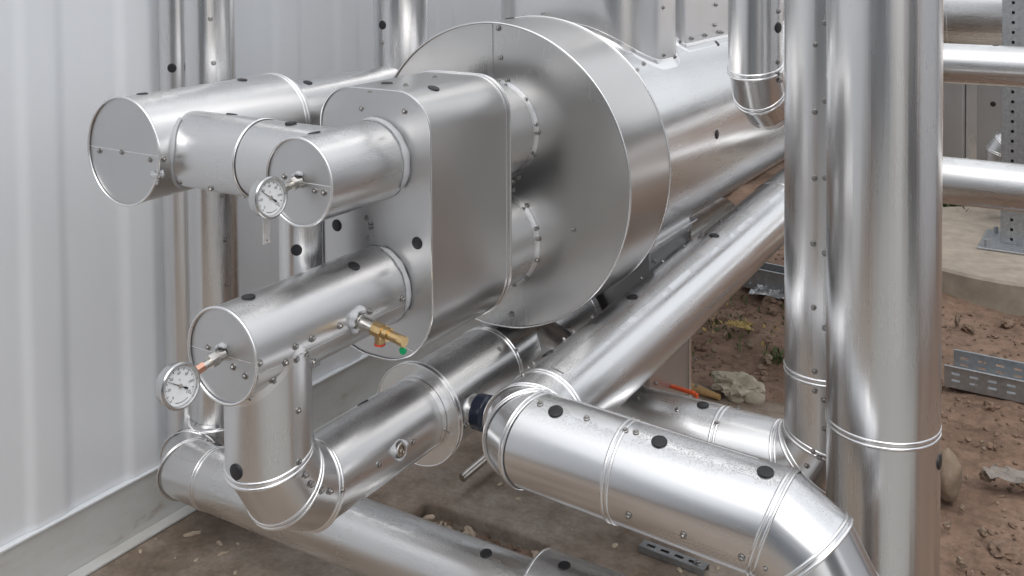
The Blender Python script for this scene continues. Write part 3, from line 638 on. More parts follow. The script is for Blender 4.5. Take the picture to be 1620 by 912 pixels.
# ------------------------------------------------------------------ drop pipe, elbow and lower pipe
LPX, LPZ, LPR = -1.645, .598, .095
lp = thing('elbow_pipe', 'vertical drop from the lower header turning by an elbow into a level pipe', 'pipe', (LPX, 1.615, .5))
pts = [V((LPX, 1.615, .985))]+lobster((LPX, 1.615, LPZ), -Z, Y, .17, 2)+[V((LPX, 2.16, LPZ))]
run(lp, pts, LPR, bends=(1, 2, 3))
seam(lp, (LPX, 1.615, .70), (LPX, 1.615, .965), LPR, R(95), .055); seam(lp, (LPX, 1.84, LPZ), (LPX, 2.15, LPZ), LPR, R(128), .02)
def lh_saddle(root, n=80):
    """flange strip where the drop pipe meets the header"""
    mb = MB(); a_, b_ = [], []
    for i in range(n+1):
        t = 2*PI*i/n; out = []
        for rr, zoff in ((LPR+.0008, -.018), (LPR+.0012, .001)):
            px, py = LPX+rr*math.cos(t), 1.615+rr*math.sin(t)
            zz = LHZ-math.sqrt(max(0, .1005**2-(px-LHX)**2)); out.append(V((px, py, zz+zoff)))
        px, py = LPX+(LPR+.014)*math.cos(t), 1.615+(LPR+.014)*math.sin(t)
        a_.append(mb.add(out))
    for i in range(n): mb.face((a_[i], a_[i+1], a_[i+1]+1, a_[i]+1))
    mb.build('saddle_flange', ALU_BEAD, root)
lh_saddle(lp)
screws(lp, 'V1_s'); screws(lp, 'LPe_s'); screws(lp, 'LP_s'); plugs(lp, 'V1_p', 1.05); plugs(lp, 'LP_p', .95)
# flange disc and the thicker pipe behind it
fd = thing('flange_pipe', 'level pipe under the box starting at a large round flange disc', 'pipe', (LPX, 2.16, .45))
mb = MB(); sweep(mb, [(0, .094), (0, .134), (.016, .134), (.016, .11)], (LPX, 2.150, LPZ), Y); mb.build('flange_disc', ALU, fd)
for yy in (2.150, 2.166):
    mb = MB(); sweep(mb, [(.0022*math.sin(2*PI*i/8), .134+.0022*math.cos(2*PI*i/8)) for i in range(9)], (LPX, yy, LPZ), Y); mb.build('rolled_edge', ALU_BEAD, fd)
mb = MB(); sweep(mb, [(-.02, .0955), (-.02, .0965), (-.001, .0965)], (LPX, 2.150, LPZ), Y); mb.build('joint_sleeve', ALU_BEAD, fd)
mb = MB(); tube(mb, (LPX, 2.161, LPZ), (LPX, 2.50, LPZ), .118); mb.build('pipe_section', ALU, fd); bead(fd, (LPX, 2.49, LPZ), Y, .118)
mb = MB(); tube(mb, (LPX, 2.50, LPZ), (LPX, 3.0, LPZ), .116); mb.build('pipe_section', ALU, fd)
bead(fd, (LPX, 2.97, LPZ), Y, .116, double=False)
mb = MB(); tube(mb, (LPX, 3.0, LPZ), (LPX, 4.4, LPZ), .09); mb.build('pipe_section', ALU, fd)
mb = MB(); tube(mb, (LPX+.06, 2.68, LPZ+.03), (LPX+.27, 2.68, LPZ-.06), .075, cap1=True); mb.build('branch_stub', ALU_FLAT, fd)
screws(fd, 'FD_s')
sk = thing('threaded_plug', 'round threaded test plug set in grey sealant on the lower pipe', 'plug', SOCK[0])
mb = MB(); p_, n_ = V(SOCK[0]), V(SOCK[1])
sweep(mb, [(-.002, .0165), (.008, .0165), (.009, .0155), (.009, .0105), (.003, .0095), (.003, .0)], p_, n_, seg=32); mb.build('socket', NICKEL, sk)
mb = MB(); sweep(mb, [(.0032, .0085), (.0075, .0085), (.0075, .0045)], p_, n_, seg=24); sweep(mb, [(.0076, .0045), (.0036, .0045), (.0036, 0)], p_, n_, seg=6); mb.build('hex_plug', NICKEL, sk)
sealant(sk, p_-n_*.0005, n_, .022, 0, 2*PI, .0065, .9, seed=9)
nv = thing('pipe_stub', 'stub with a dark blue film cap behind the front elbow', 'pipe stub', (-1.5, 2.27, .6))
mb = MB(); tube(mb, (-1.56, 2.245, .60), (-1.512, 2.245, .60), .04); mb.build('stub_sleeve', ALU, nv)
mb = MB(); sweep(mb, [(0, .04), (.0, .046), (.03, .047), (.038, .041), (.043, .025), (.044, 0)], (-1.515, 2.245, .60), X, seg=40); mb.build('film_cap', NAVY, nv)

# ------------------------------------------------------------------ rounded box round the valves
def rrect(x0, x1, z0, z1, rt_, rb_, n=14):
    P = []
    for (cx, cz, r, a0) in ((x1-rt_, z1-rt_, rt_, 0), (x0+rt_, z1-rt_, rt_, 90), (x0+rb_, z0+rb_, rb_, 180), (x1-rb_, z0+rb_, rb_, 270)):
        for i in range(n+1):
            t = R(a0+90*i/n); P.append((cx+r*math.cos(t), cz+r*math.sin(t)))
    return P
bx = thing('valve_box', 'big rounded sheet metal box clad round both headers before the disc', 'insulation box', (-1.655, 2.15, .80))
BX0, BX1, BZ0, BZ1, BY0, BY1 = -1.832, -1.480, .803, 1.480, 2.0, 2.36
prof = rrect(BX0, BX1, BZ0, BZ1, .1, .155)
def band(prof, y0, y1, off, name, mat, parent):
    mb = MB(); n = len(prof); c = (V((BX0+BX1, 0, BZ0+BZ1))/2)
    def o(p):
        return p
    P = []
    for i in range(n):
        a, b = V((*prof[i-1], 0)), V((*prof[(i+1) % n], 0)); t = (b-a).normalized(); nn = V((t.y, -t.x, 0)); P.append((prof[i][0]+nn.x*off, prof[i][1]+nn.y*off))
    k0 = mb.add([(p[0], y0, p[1]) for p in P]); k1 = mb.add([(p[0], y1, p[1]) for p in P]); L_ = 0
    for i in range(n):
        j = (i+1) % n; s = (V(P[j])-V(P[i])).length
        mb.face((k0+i, k0+j, k1+j, k1+i), [(0, L_), (0, L_+s), (y1-y0, L_+s), (y1-y0, L_)]); L_ += s
    return mb.build(name, mat, parent)
def plate(prof, y, name, mat, parent, flip=False):
    mb = MB(); k = mb.add([(p[0], y, p[1]) for p in prof]); idx = list(range(k, k+len(prof)))
    mb.face(idx[::-1] if flip else idx, [(p[0], p[1]) for p in (prof[::-1] if flip else prof)], False)
    return mb.build(name, mat, parent)
band(prof, BY0, BY1, 0, 'side_wrap', ALU_FLAT, bx)
plate(prof, BY0+.003, 'front_plate', ALU_CAP, bx); plate(prof, BY1-.003, 'back_plate', ALU_CAP, bx, True)
def edge_roll(prof, y, r, parent):
    mb = MB(); n = len(prof); rows = []
    for i in range(n):
        a, b = V((prof[i-1][0], 0, prof[i-1][1])), V((prof[(i+1) % n][0], 0, prof[(i+1) % n][1])); t = (b-a).normalized(); nn = V((t.z, 0, -t.x))
        c = V((prof[i][0], y, prof[i][1])); rows.append(mb.add([c+nn*math.cos(q)*r+Y*math.sin(q)*r for q in [2*PI*k/8 for k in range(8)]]))
    for i in range(n):
        j = (i+1) % n
        for k in range(8): l = (k+1) % 8; mb.face((rows[i]+k, rows[j]+k, rows[j]+l, rows[i]+l))
    return mb.build('rolled_edge', ALU_BEAD, parent)
edge_roll(prof, BY0, .0024, bx); edge_roll(prof, BY1, .003, bx); edge_roll(prof, BY1-.02, .0022, bx)
screws(bx, 'BX_s'); screws(bx, 'BXt_s'); plugs(bx, 'BX_p', .95); plugs(bx, 'BXt_p', .95)
me = text_mesh('35', .021); me.materials.append(INK)
o = bpy.data.objects.new('pen_number', me); COL.objects.link(o); o.parent = bx
o.matrix_local = Matrix.Translation(V(PEN)-parent_world(bx)) @ Matrix.Rotation(R(90), 4, 'X') @ Matrix.Rotation(R(-84), 4, 'Z')

# ------------------------------------------------------------------ the tank with its disc end
TX, TZ = -1.63, 1.175
tk = thing('clad_tank', 'large horizontal clad tank with a wide round disc at its front end', 'tank', (TX, 3.9, .75))
mb = MB(); tube(mb, (TX, 2.7, TZ), (TX, 6.2, TZ), .392, seg=160, cap1=True); mb.build('tank_shell', ALU, tk)
DX, DZ, DR, DY0, DY1 = -1.632, 1.168, .442, 2.505, 2.77
mb = MB(); tube(mb, (DX, DY0, DZ), (DX, DY1, DZ), DR, seg=160); mb.build('disc_rim', ALU_FLAT, tk)
mb = MB(); disc(mb, (DX, DY0+.003, DZ), -Y, DR-.001, 160); mb.build('disc_face', ALU_FLAT, tk)
mb = MB(); sweep(mb, [(0, DR), (0, .39)], (DX, DY1-.002, DZ), Y, seg=120); mb.build('disc_back', ALU_FLAT, tk)
for yy, rr in ((DY0, .003), (DY1, .0032)):
    mb = MB(); sweep(mb, [(rr*math.sin(2*PI*i/10), DR+rr*math.cos(2*PI*i/10)) for i in range(11)], (DX, yy, DZ), Y, seg=160); mb.build('rolled_edge', ALU_BEAD, tk)
mb = MB(); box(mb, (DX-.014, DY0+.0005, DZ+.27), (DX+.004, DY0+.0028, DZ+.438)); mb.build('face_seam', ALU_FLAT, tk)
for zz in (UHZ, LHZ):
    mb = MB(); tube(mb, (-1.62, 2.361, zz), (-1.62, DY0+.002, zz), .138); mb.build('neck_sleeve', ALU, tk)
    mb = MB(); sweep(mb, [(-.022, .1385), (-.022, .1395), (-.003, .1395), (-.003, .146), (0, .146)], (-1.62, DY0+.0025, zz), Y); mb.build('neck_flange', ALU_BEAD, tk)
screws(tk, 'TK_s'); plugs(tk, 'TK_p', .95); screws(tk, 'DISC_s'); screws(tk, 'RIM_s'); plugs(tk, 'RIM_p', .95)
# duct tower on top of the tank
def tower(name, label, x0, x1, y0, y1, rad, ztop, key):
    t = thing(name, label, 'duct', ((x0+x1)/2, (y0+y1)/2, 1.5))
    P = []
    for (cx, cy, a0) in ((x1-rad, y1-rad, 0), (x0+rad, y1-rad, 90), (x0+rad, y0+rad, 180), (x1-rad, y0+rad, 270)):
        for i in range(13): q = R(a0+90*i/12); P.append((cx+rad*math.cos(q), cy+rad*math.sin(q)))
    Q = []
    for i in range(len(P)):                     # subdivide long straight runs so the foot follows the tank
        a, b = P[i], P[(i+1) % len(P)]; L_ = math.hypot(b[0]-a[0], b[1]-a[1]); k = max(1, int(L_/.04))
        for j in range(k): Q.append((a[0]+(b[0]-a[0])*j/k, a[1]+(b[1]-a[1])*j/k))
    def foot(p, rr): return TZ+math.sqrt(max(.001, rr*rr-(p[0]-TX)**2))
    mb = MB(); n = len(Q); k0 = mb.add([(p[0], p[1], foot(p, .391)) for p in Q]); k1 = mb.add([(p[0], p[1], ztop) for p in Q]); L_ = 0
    for i in range(n):
        j = (i+1) % n; s = math.hypot(Q[j][0]-Q[i][0], Q[j][1]-Q[i][1])
        mb.face((k0+i, k0+j, k1+j, k1+i), [(L_, 0), (L_+s, 0), (L_+s, 1), (L_, 1)]); L_ += s
    mb.build('duct_wall', ALU, t)
    mb = MB(); rows = []
    for i in range(n):
        a, b = V((*Q[i-1], 0)), V((*Q[(i+1) % n], 0)); tt = (b-a).normalized(); nn = V((tt.y, -tt.x, 0)); p = V((*Q[i], 0)); l = []
        for off, dz in ((.001, .018), (.0022, .017), (.0026, .004), (.013, .0025), (.014, 0)):
            q = p+nn*off; l.append(V((q.x, q.y, foot((q.x, q.y), .392)+dz)))
        rows.append(mb.add(l))
    for i in range(n):
        j = (i+1) % n
        for k in range(4): mb.face((rows[i]+k, rows[j]+k, rows[j]+k+1, rows[i]+k+1), [(i*.03, k*.01), (i*.03+.03, k*.01), (i*.03+.03, k*.01+.01), (i*.03, k*.01+.01)])
    mb.build('foot_flange', ALU_BEAD, t); screws(t, key)
    return t
tower('duct_tower', 'round cornered vertical duct rising from the tank behind the disc', -1.93, -1.345, 2.92, 3.30, .15, 3.0, 'TW_s')
tower('duct_tower', 'flat sided duct box on the tank behind the round cornered duct', -1.90, -1.372, 3.315, 5.4, .02, 3.0, 'TW2_s')
# support leg and cradle under the tank
sg = thing('tank_leg', 'flat grey sheet clad leg under the tank', 'support', (-1.45, 3.2, G))
mb = MB(); box(mb, (-1.62, 3.03, .22), (-1.375, 3.37, .95)); bevel(mb.build('leg_cladding', ALU_CAP, sg), .003)
mb = MB(); box(mb, (-1.60, 3.29, G), (-1.53, 3.36, .219)); box(mb, (-1.62, 3.27, G-.004), (-1.51, 3.38, G+.008)); bevel(mb.build('foot_post', GALV, sg), .002)
mb = MB(); box(mb, (-1.376, 3.02, .865), (-1.352, 3.385, .871), Matrix.Translation((0, 0, 0))); box(mb, (-1.3745, 3.02, .835), (-1.371, 3.385, .8655)); mb.build('top_flange', ALU_BEAD, sg)
mb = MB(); box(mb, (-1.3745, 3.352, .221), (-1.3715, 3.374, .83)); mb.build('corner_strip', ALU_BEAD, sg); screws(sg, 'SL_s')
cr = thing('steel_cradle', 'galvanised angle steel cradle frame beneath the far end of the tank', 'frame', (-1.3, 4.4, G))
mb = MB(); box(mb, (-1.36, 3.385, .79), (-1.30, 6.2, .797)); box(mb, (-1.30, 3.385, .73), (-1.294, 6.2, .798)); bevel(mb.build('cradle_beam', GALV, cr), .002)
for yy in (3.385, 6.0):
    mb = MB(); zl = .62 if yy < 4 else G; box(mb, (-1.36, yy, zl), (-1.354, yy+.04, .789)); box(mb, (-1.3535, yy, zl), (-1.30, yy+.005, .7285)); bevel(mb.build('cradle_leg', GALV, cr), .0015)
mb = MB(); box(mb, (-1.34, 4.55, .70), (-1.27, 4.62, .85)); blob(mb, (-1.26, 4.55, .86), .035, .04, .03, 2); blob(mb, (-1.24, 4.63, .80), .03, .03, .03, 6); mb.build('clamp_bolt', GALVD, cr)

# ------------------------------------------------------------------ front run: diagonal pipe, elbow, level pipe, elbow down
DPX, FPY, FR = -1.272, 2.072, .11
c1 = V((DPX, FPY, .668)); c2 = V((-.557, FPY, .632)); e0 = V((DPX, 6.2, .668+.05*4.13))
d1 = (c1-e0).normalized(); d2 = (c2-c1).normalized()
fr = thing('front_pipe_run', 'thick bright pipe in front coming down diagonally, turning level, then down', 'pipe', (-.9, FPY, G))
L1 = lobster(c1, d1, d2, .05, 2); L2 = lobster(c2, d2, -Z, .15, 2)
pts = [e0]+L1+L2+[V((c2.x, FPY, G))]
run(fr, pts, FR, bends=(1, 2, 3, 4, 5, 6), mat=ALU_BRIGHT)
bead(fr, L1[0]-d1*.075, d1, FR); bead(fr, V((-1.0, FPY, .654)), d2, FR)
bead(fr, V((DPX, 4.02, .668+.05*1.95)), d1, FR, double=False)
seam(fr, L1[2]+d2*.09, L2[0]-d2*.05, FR, R(-22), .018); seam(fr, L1[0]-d1*.1, e0, FR, R(14), .03, .0016)
for k in ('FP_s', 'FE_s', 'DP_s'): screws(fr, k)
plugs(fr, 'FP_p', 1.08); plugs(fr, 'DP_p', 1.05)

# pipe behind it with the riser R2
BXY, BXZ, BXR = 2.738, .422, .105
br = thing('rear_pipe_run', 'level pipe under the diagonal one turning up into a riveted riser', 'pipe', (-.74, BXY, G))
L3 = lobster((-.735, BXY, BXZ), X, Z, .135, 2)
pts = [V((-1.65, BXY, BXZ))]+L3+[V((-.735, BXY, 3.0))]
run(br, pts, BXR, bends=(1, 2, 3), mat=ALU_RISER)
bead(br, (-1.02, BXY, BXZ), X, BXR); bead(br, (-.735, BXY, .705), Z, BXR)
seam(br, (-1.64, BXY, BXZ), (-1.03, BXY, BXZ), BXR, R(-30), .016); seam(br, (-.735, BXY, .56), (-.735, BXY, 3.0), BXR, R(28), .035)
screws(br, 'BXp_s'); screws(br, 'R2_s'); plugs(br, 'BXp_p', 1.05)
r3 = thing('riser_pipe', 'thickest vertical riser in the foreground at right, one ring near its foot', 'pipe', (-.527, 2.455, G))
R3R = .125
mb = MB(); tube(mb, (-.527, 2.455, G-.05), (-.527, 2.455, .727), R3R, seg=128); mb.build('pipe_section', ALU_RISER, r3)
mb = MB(); tube(mb, (-.527, 2.455, .727), (-.527, 2.455, 3.0), R3R+.0008, seg=128); mb.build('pipe_section', ALU_RISER, r3)
bead(r3, (-.527, 2.455, .727), Z, R3R); plugs(r3, 'R3_p', 1.05)
r4 = thing('riser_pipe', 'hanging pipe with an elbow at its foot beside the tank', 'pipe', (-.963, 2.849, 1.35))
L4 = lobster((-.963, 2.849, 1.37), -Z, Y, .15, 2)
run(r4, [V((-.963, 2.849, 3.0))]+L4+[V((-.963, 4.6, 1.37))], .0755, bends=(1, 2, 3), mat=ALU_RISER)
seam(r4, (-.963, 2.849, 1.5), (-.963, 2.849, 3.0), .0755, R(60), .02); screws(r4, 'R4_s'); plugs(r4, 'R4_p', .95)

# floor level pipe at lower left
bp_ = thing('floor_pipe', 'long pipe just above the floor from the wall corner to bottom edge', 'pipe', (-1.9, 2.24, G))
BPY, BPZ, BPR = 2.242, .142, .0936
L5 = lobster((-2.695, BPY, BPZ), -Y, X, .085, 1)
run(bp_, [V((-2.695, 2.62, BPZ))]+L5+[V((-2.45, BPY, BPZ)), V((-.75, BPY, BPZ))], BPR, bends=(1, 2), mat=ALU)
bead(bp_, (-2.53, BPY, BPZ), X, BPR)
mb = MB(); disc(mb, (-2.695, 2.62, BPZ), Y, BPR); mb.build('end_cap', ALU_CAP, bp_)
screws(bp_, 'BP_s'); plugs(bp_, 'BP_p', 1.0)
SLX = -1.335
mb = MB(); tube(mb, (SLX, BPY, BPZ), (-.7, BPY, BPZ), .128); sweep(mb, [(0, .128), (0, .09)], (SLX, BPY, BPZ), X); mb.build('outer_sleeve', ALU, bp_)
bead(bp_, (SLX+.004, BPY, BPZ), X, .128, double=False); plugs(bp_, 'BS_p', 1.0)

# ------------------------------------------------------------------ gauges
def gauge(label, c, stem_from, mats, rg=.0455, tagp=False, spin=0):
    c = V(c); n = V((1, -.06, .1)).normalized()
    t = thing('dial_thermometer', label, 'gauge', c)
    mb = MB(); sweep(mb, [(-.028, .02), (-.026, rg-.006), (-.023, rg-.0015), (.0, rg-.001), (.002, rg-.001)], c, n, seg=72); mb.build('case', CASE, t)
    mb = MB(); sweep(mb, [(-.004, rg-.001), (-.004, rg+.002), (.003, rg+.003), (.006, rg+.001), (.0065, rg-.002), (.005, rg-.0045), (-.001, rg-.0055)], c, n, seg=72); mb.build('bezel', CASE, t)
    mb = MB(); disc(mb, c-n*.001, n, rg-.005, 72); di = mb.build('dial', DIAL, t)
    ez = (Z-n*n.z).normalized(); ex = ez.cross(n); MR = Matrix((ex, ez, n)).transposed().to_4x4()
    # the marks are printed on the dial: ticks and numerals
    mb = MB(); rd = rg-.005
    def at(a, r): return c-n*.0006+(ex*math.sin(a)+ez*math.cos(a))*r
    for i in range(61):
        a = R(-135+270*i/60); lg = i % 5 == 0
        r0, r1_, w = rd*(.78 if lg else .86), rd*.92, (.0007 if lg else .00034)
        tng = ex*math.cos(a)-ez*math.sin(a); p, q = at(a, r0), at(a, r1_)
        k = mb.add([p-tng*w, p+tng*w, q+tng*w, q-tng*w]); mb.face((k, k+1, k+2, k+3), None, False)
    for a0, a1, r_ in ((150, 205, .86),):
        pr = [at(R(a0+(a1-a0)*i/16), rd*r_) for i in range(17)]; pi = [at(R(a0+(a1-a0)*i/16), rd*(r_-.03)) for i in range(17)]
        k = mb.add(pr); k2 = mb.add(pi)
        for i in range(16): mb.face((k+i, k+i+1, k2+i+1, k2+i), None, False)
    mb.build('scale_ticks', INK, di)
    for i in range(7):
        a = R(-135+270*i/6); me = text_mesh(str(i*20), .0078); me.materials.append(INK)
        o = bpy.data.objects.new('numeral', me); COL.objects.link(o); o.parent = di
        o.matrix_local = Matrix.Translation(at(a, rd*.66)-parent_world(t)) @ MR
    me = text_mesh('°C', .0055); me.materials.append(INK); o = bpy.data.objects.new('numeral', me); COL.objects.link(o); o.parent = di
    o.matrix_local = Matrix.Translation(at(0, rd*.3)-parent_world(t)) @ MR
    a = R(-58+spin); dr = ex*math.sin(a)+ez*math.cos(a); tn = ex*math.cos(a)-ez*math.sin(a); o0 = c+n*.0012
    mb = MB()
    k = mb.add([o0-tn*.0010, o0+tn*.0010, o0+dr*rd*.86+tn*.0003, o0+dr*rd*.86-tn*.0003]); mb.face((k, k+1, k+2, k+3), None, False)
    k = mb.add([o0-tn*.0008, o0+tn*.0008, o0-dr*rd*.38+tn*.0012, o0-dr*rd*.38-tn*.0012]); mb.face((k+3, k+2, k+1, k), None, False)
    k = mb.add([o0-dr*rd*.3+tn*.002, o0-dr*rd*.3-tn*.002, o0-dr*rd*.52-tn*.002, o0-dr*rd*.52+tn*.002]); mb.face((k, k+1, k+2, k+3), None, False)
    ne = mb.build('needle', INK, t); solid(ne, .0006, 0)
    mb = MB(); sweep(mb, [(0, .0042), (.0022, .0042), (.0026, .003), (.0026, 0)], c+n*.0005, n, seg=20); mb.build('needle_hub', NICKEL, t)
    # stem to the pipe
    s1 = V(stem_from); s0 = c-n*.016; s0 = s0+(s1-s0).normalized()*(rg-.004); d = (s1-s0).normalized(); L_ = (s1-s0).length
    mb = MB(); tube(mb, s0, s0+d*L_*.36, .0105, seg=6); 
    for i in range(len(mb.sm)): mb.sm[i] = False
    mb.build('adapter', mats, t)
    mb = MB(); tube(mb, s0+d*L_*.36, s0+d*L_*.55, .0085, seg=24); tube(mb, s0+d*L_*.74, s1, .0125, seg=24); mb.build('stem', NICKEL, t)
    mb = MB(); tube(mb, s0+d*L_*.55, s0+d*L_*.76, .0165, seg=6, cap0=True, cap1=True)
    for i in range(len(mb.sm)): mb.sm[i] = False
    bevel(mb.build('hex_nut', NICKEL, t), .0012)
    if tagp:
        mb = MB(); box(mb, c+V((-.0175, -.008, -.105)), c+V((-.016, .013, -.042))); mb.build('tag', TAGM, t)
        mb = MB(); tube(mb, c+V((-.0162, .003, -.098)), c+V((-.0155, .003, -.098)), .0017, seg=12, cap1=True); mb.build('tag_hole', INK, t)
    return t
gauge('dial thermometer with copper fitting on the lower header cap', GAUGE[1], (LHX, 1.495, LHZ+.004), COPPER, .0435)
gauge('dial thermometer with a metal tag below it on the upper header cap', GAUGE[0], (UHX, 1.73, UHZ+.002), NICKEL, .0435, True, 6)
for root, pp in ((lh, (LHX, 1.491, LHZ+.004)), (uh, (UHX, 1.726, UHZ+.002))): sealant(root, pp, -Y, .0185, R(-40), R(160), .0058, .5, seed=3)

# safety valve
vd = V(VALVE[1]).normalized(); vp = V(VALVE[0]); vd = (X*.97+V((0, -.05, -.14))).normalized()
sv = thing('safety_valve', 'small brass safety valve with a green tag on the lower header', 'valve', vp)
def at_(s): return vp+vd*s
sealant(lh, vp+V(VALVE[1])*.001, V(VALVE[1]), .024, R(-70), R(170), .0085, .6, seed=7)
def flatcyl(s0, s1, r, name, mat, seg=6, r1=None, rot=0):
    mb = MB(); tube(mb, at_(s0), at_(s1), r, seg=seg, r1=r1, cap0=True, cap1=True)
    if seg <= 8:
        for i in range(len(mb.sm)): mb.sm[i] = False
    o = mb.build(name, mat, sv); bevel(o, .0012); return o
flatcyl(-.01, .012, .0185, 'hex_nipple', NICKEL, 24); flatcyl(.012, .052, .0165, 'socket', NICKEL, 24)
flatcyl(.052, .080, .0172, 'valve_body', BRASS, 8); flatcyl(.080, .092, .0132, 'neck', BRASS, 24); flatcyl(.0905, .097, .0155, 'lock_ring', BRASS, 24)
flatcyl(.097, .128, .011, 'spring_housing', BRASS, 24); flatcyl(.128, .143, .0127, 'test_cap', BRASS, 8)
vo = at_(.068)
mb = MB(); tube(mb, vo, vo-Z*.030, .0118, seg=28, cap1=True); mb.build('outlet', BRASS, sv)
mb = MB(); sweep(mb, [(0, .011), (0, .0128), (.004, .0128), (.004, 0)], vo-Z*.029, -Z, seg=28); mb.build('outlet_ring', REDP, sv)
mb = MB(); tube(mb, at_(.10)-Z*.0125, at_(.165)-Z*.0125, .0013, seg=10, cap0=True, cap1=True); mb.build('lever_wire', WIRE, sv)
mb = MB(); sweep(mb, [(-.003, 0), (-.003, .0085), (.003, .0085), (.003, 0)], at_(.138)-Z*.0205+V((0, -.001, 0)), Y, seg=24); mb.build('seal_tag', GREENP, sv)

# ------------------------------------------------------------------ floor clutter
dr = thing('drain_tube', 'thin bare metal drain tube just above the slab behind the elbow', 'tube', DRAIN)
mb = MB(); p_ = V(DRAIN); tube(mb, p_, p_+V((.0, .55, .02)), .0155, seg=28); sweep(mb, [(0, .0155), (-.002, .014), (.004, .011), (.004, 0)], p_, -Y, seg=28); mb.build('tube_body', NICKEL, dr)
sc = thing('strut_channel', 'short slotted galvanised strut channel lying on the slab under the front pipe', 'channel', (-1.3, 3.03, G))
mb = MB(); M_ = Matrix.Translation((-1.30, 3.03, G+.002)) @ Matrix.Rotation(R(-4), 4, 'Z')
hol = [(.02+i*.05, .05+i*.05, .014, .027) for i in range(4)]
holed_plate(mb, M_ @ V((-.11, -.02, .021)), M_.to_3x3() @ X, M_.to_3x3() @ Y, .23, .041, hol); solid(mb.build('slotted_web', GALV, sc), .002)
for sy in (-.02, .019):
    mb = MB(); box(mb, (-.11, sy, 0), (.12, sy+.002, .0188), M_); mb.build('channel_side', GALV, sc)
put(SCREW, 'screw', sc, M_ @ V((.09, 0, .021)), Z, 1.5)
lv = thing('valve_lever', 'small orange lever handle lying behind the rear level pipe', 'lever', LEVER)
mb = MB(); p_ = V(LEVER); M_ = Matrix.Translation(p_) @ Matrix.Rotation(R(-8), 4, 'Z')
box(mb, (-.055, -.008, 0), (.05, .008, .012), M_); bevel(mb.build('handle', ORANGE, lv), .004, 3)
mb = MB(); box(mb, (.0505, -.007, -.02), (.062, .007, .008), M_); bevel(mb.build('handle_tip', ORANGE, lv), .003)
wd = MB(); p_ = V(WOODP); tube(wd, p_+V((-.065, 0, .02)), p_+V((.085, -.02, .016)), .022, seg=14, r1=.012, cap0=True, cap1=True)
tag(recenter(wd.build('wood_piece', WOOD), p_), 'small tan piece of wood on the slab edge beside the white stone', 'wood')
wd = MB(); p_ = V(STONEP); blob(wd, p_+V((0, 0, .045)), .10, .07, .06, 4, .5, 3, .3, .4); blob(wd, p_+V((-.075, .02, .055)), .05, .04, .03, 8, .4, 2); blob(wd, p_+V((.06, 0, .03)), .06, .05, .045, 12, .4, 2)
tag(recenter(wd.build('stone', STONE), p_), 'lumpy white limestone rock on the far slab edge', 'stone')
wd = MB(); p_ = V(ROCKP); blob(wd, p_+V((0, .02, .05)), .05, .07, .09, 21, .12, 3)
tag(recenter(wd.build('stone', ROCK), p_), 'large smooth tan rock half hidden behind the thickest riser', 'stone')
def chipset(lst, name, mat, label, cat, group, flat=.3):
    for i, (p, sx, sy) in enumerate(lst):
        m = MB(); blob(m, V(p)+V((0, 0, sx*flat*.35)), sx*.85, sy*.85, sx*flat, i+3, .55, 2, random.random()*3, .3)
        tag(recenter(m.build(name, mat), V(p)), label, cat, group)
chipset(CHIPS, 'wood_chip', CHIP, 'pale splinter of wood lying on the brown slab', 'wood chip', 'wood chips on the slab')
chipset(PEBBLES, 'pebble', ROCK, 'small stone lying on the reddish dirt', 'pebble', 'stones on the dirt', .7)
# rubble in the floor recess
m = MB()
for i in range(420):
    x, y = random.uniform(-2.17, -1.70), random.uniform(2.62, 2.9)
    s = random.choice((.006, .008, .01, .014, .02)); blob(m, (x, y, G-.055+s*.4), s*random.uniform(.7, 1.6), s*random.uniform(.4, 1), s*.5, i, .5, 1, random.random()*3)
o = m.build('recess_rubble', CLOD); o['kind'] = 'stuff'; tag(o, 'dark loose soil and rubble in the slab recess', 'rubble')
m = MB()
for i in range(60):
    x, y = random.uniform(-2.17, -1.70), random.uniform(2.72, 2.9)
    s = random.choice((.008, .012, .018, .026)); blob(m, (x, y, G-.035), s*random.uniform(.8, 1.5), s*random.uniform(.3, .6), s*.35, i+50, .5, 1, random.random()*3)
o = m.build('recess_chips', CHIP); o['kind'] = 'stuff'; tag(o, 'pale wood chips scattered on the rubble in the recess', 'wood chips')
m = MB()
for i in range(5200):
    x = random.uniform(-2.6, .7); y = random.uniform(3.2, 7.6)
    if x < -.5 and y < 4.4: continue
    if (x+.7)**2+(y-6.95)**2 < .9**2: continue
    s = .0055*(random.random()**-.4); s = min(s, .045)
    h = .05*noise.noise(V((x, y, 0))*.8)+.035*noise.noise(V((x, y, 0))*2.7+V((3, 1, 0)))+.022*noise.noise(V((x, y, 0))*7)
    blob(m, (x, y, G-.045+h*.75+s*.25), s*random.uniform(.7, 1.4), s*random.uniform(.5, 1), s*random.uniform(.45, .8), i, .6, 1 if s < .018 else 2, random.random()*3, .3)
o = m.build('soil_clods', CLOD); o['kind'] = 'stuff'; tag(o, 'loose clods and gravel scattered over the reddish dirt', 'clods')
def weeds(areas, mat, name, label):
    m = MB()
    for (cx, cy, rx, ry, cnt, hh) in areas:
        for i in range(cnt):
            x, y = cx+random.gauss(0, rx), cy+random.gauss(0, ry); h = hh*random.uniform(.4, 1.3); a = random.random()*6.3; w = random.uniform(.004, .011)
            ln = random.uniform(.2, .9)*h; b0 = V((x, y, G-.05)); t = V((math.cos(a), math.sin(a), 0)); s = V((-t.y, t.x, 0))
            k = m.add([b0-s*w*.5, b0+s*w*.5, b0+t*ln*.4+Z*h*.7+s*w, b0+t*ln*.4+Z*h*.7-s*w, b0+t*ln+Z*h])
            m.face((k, k+1, k+2, k+3), None, False); m.face((k+3, k+2, k+4), None, False)
    o = m.build(name, mat); o['kind'] = 'stuff'; tag(o, label, 'weeds')
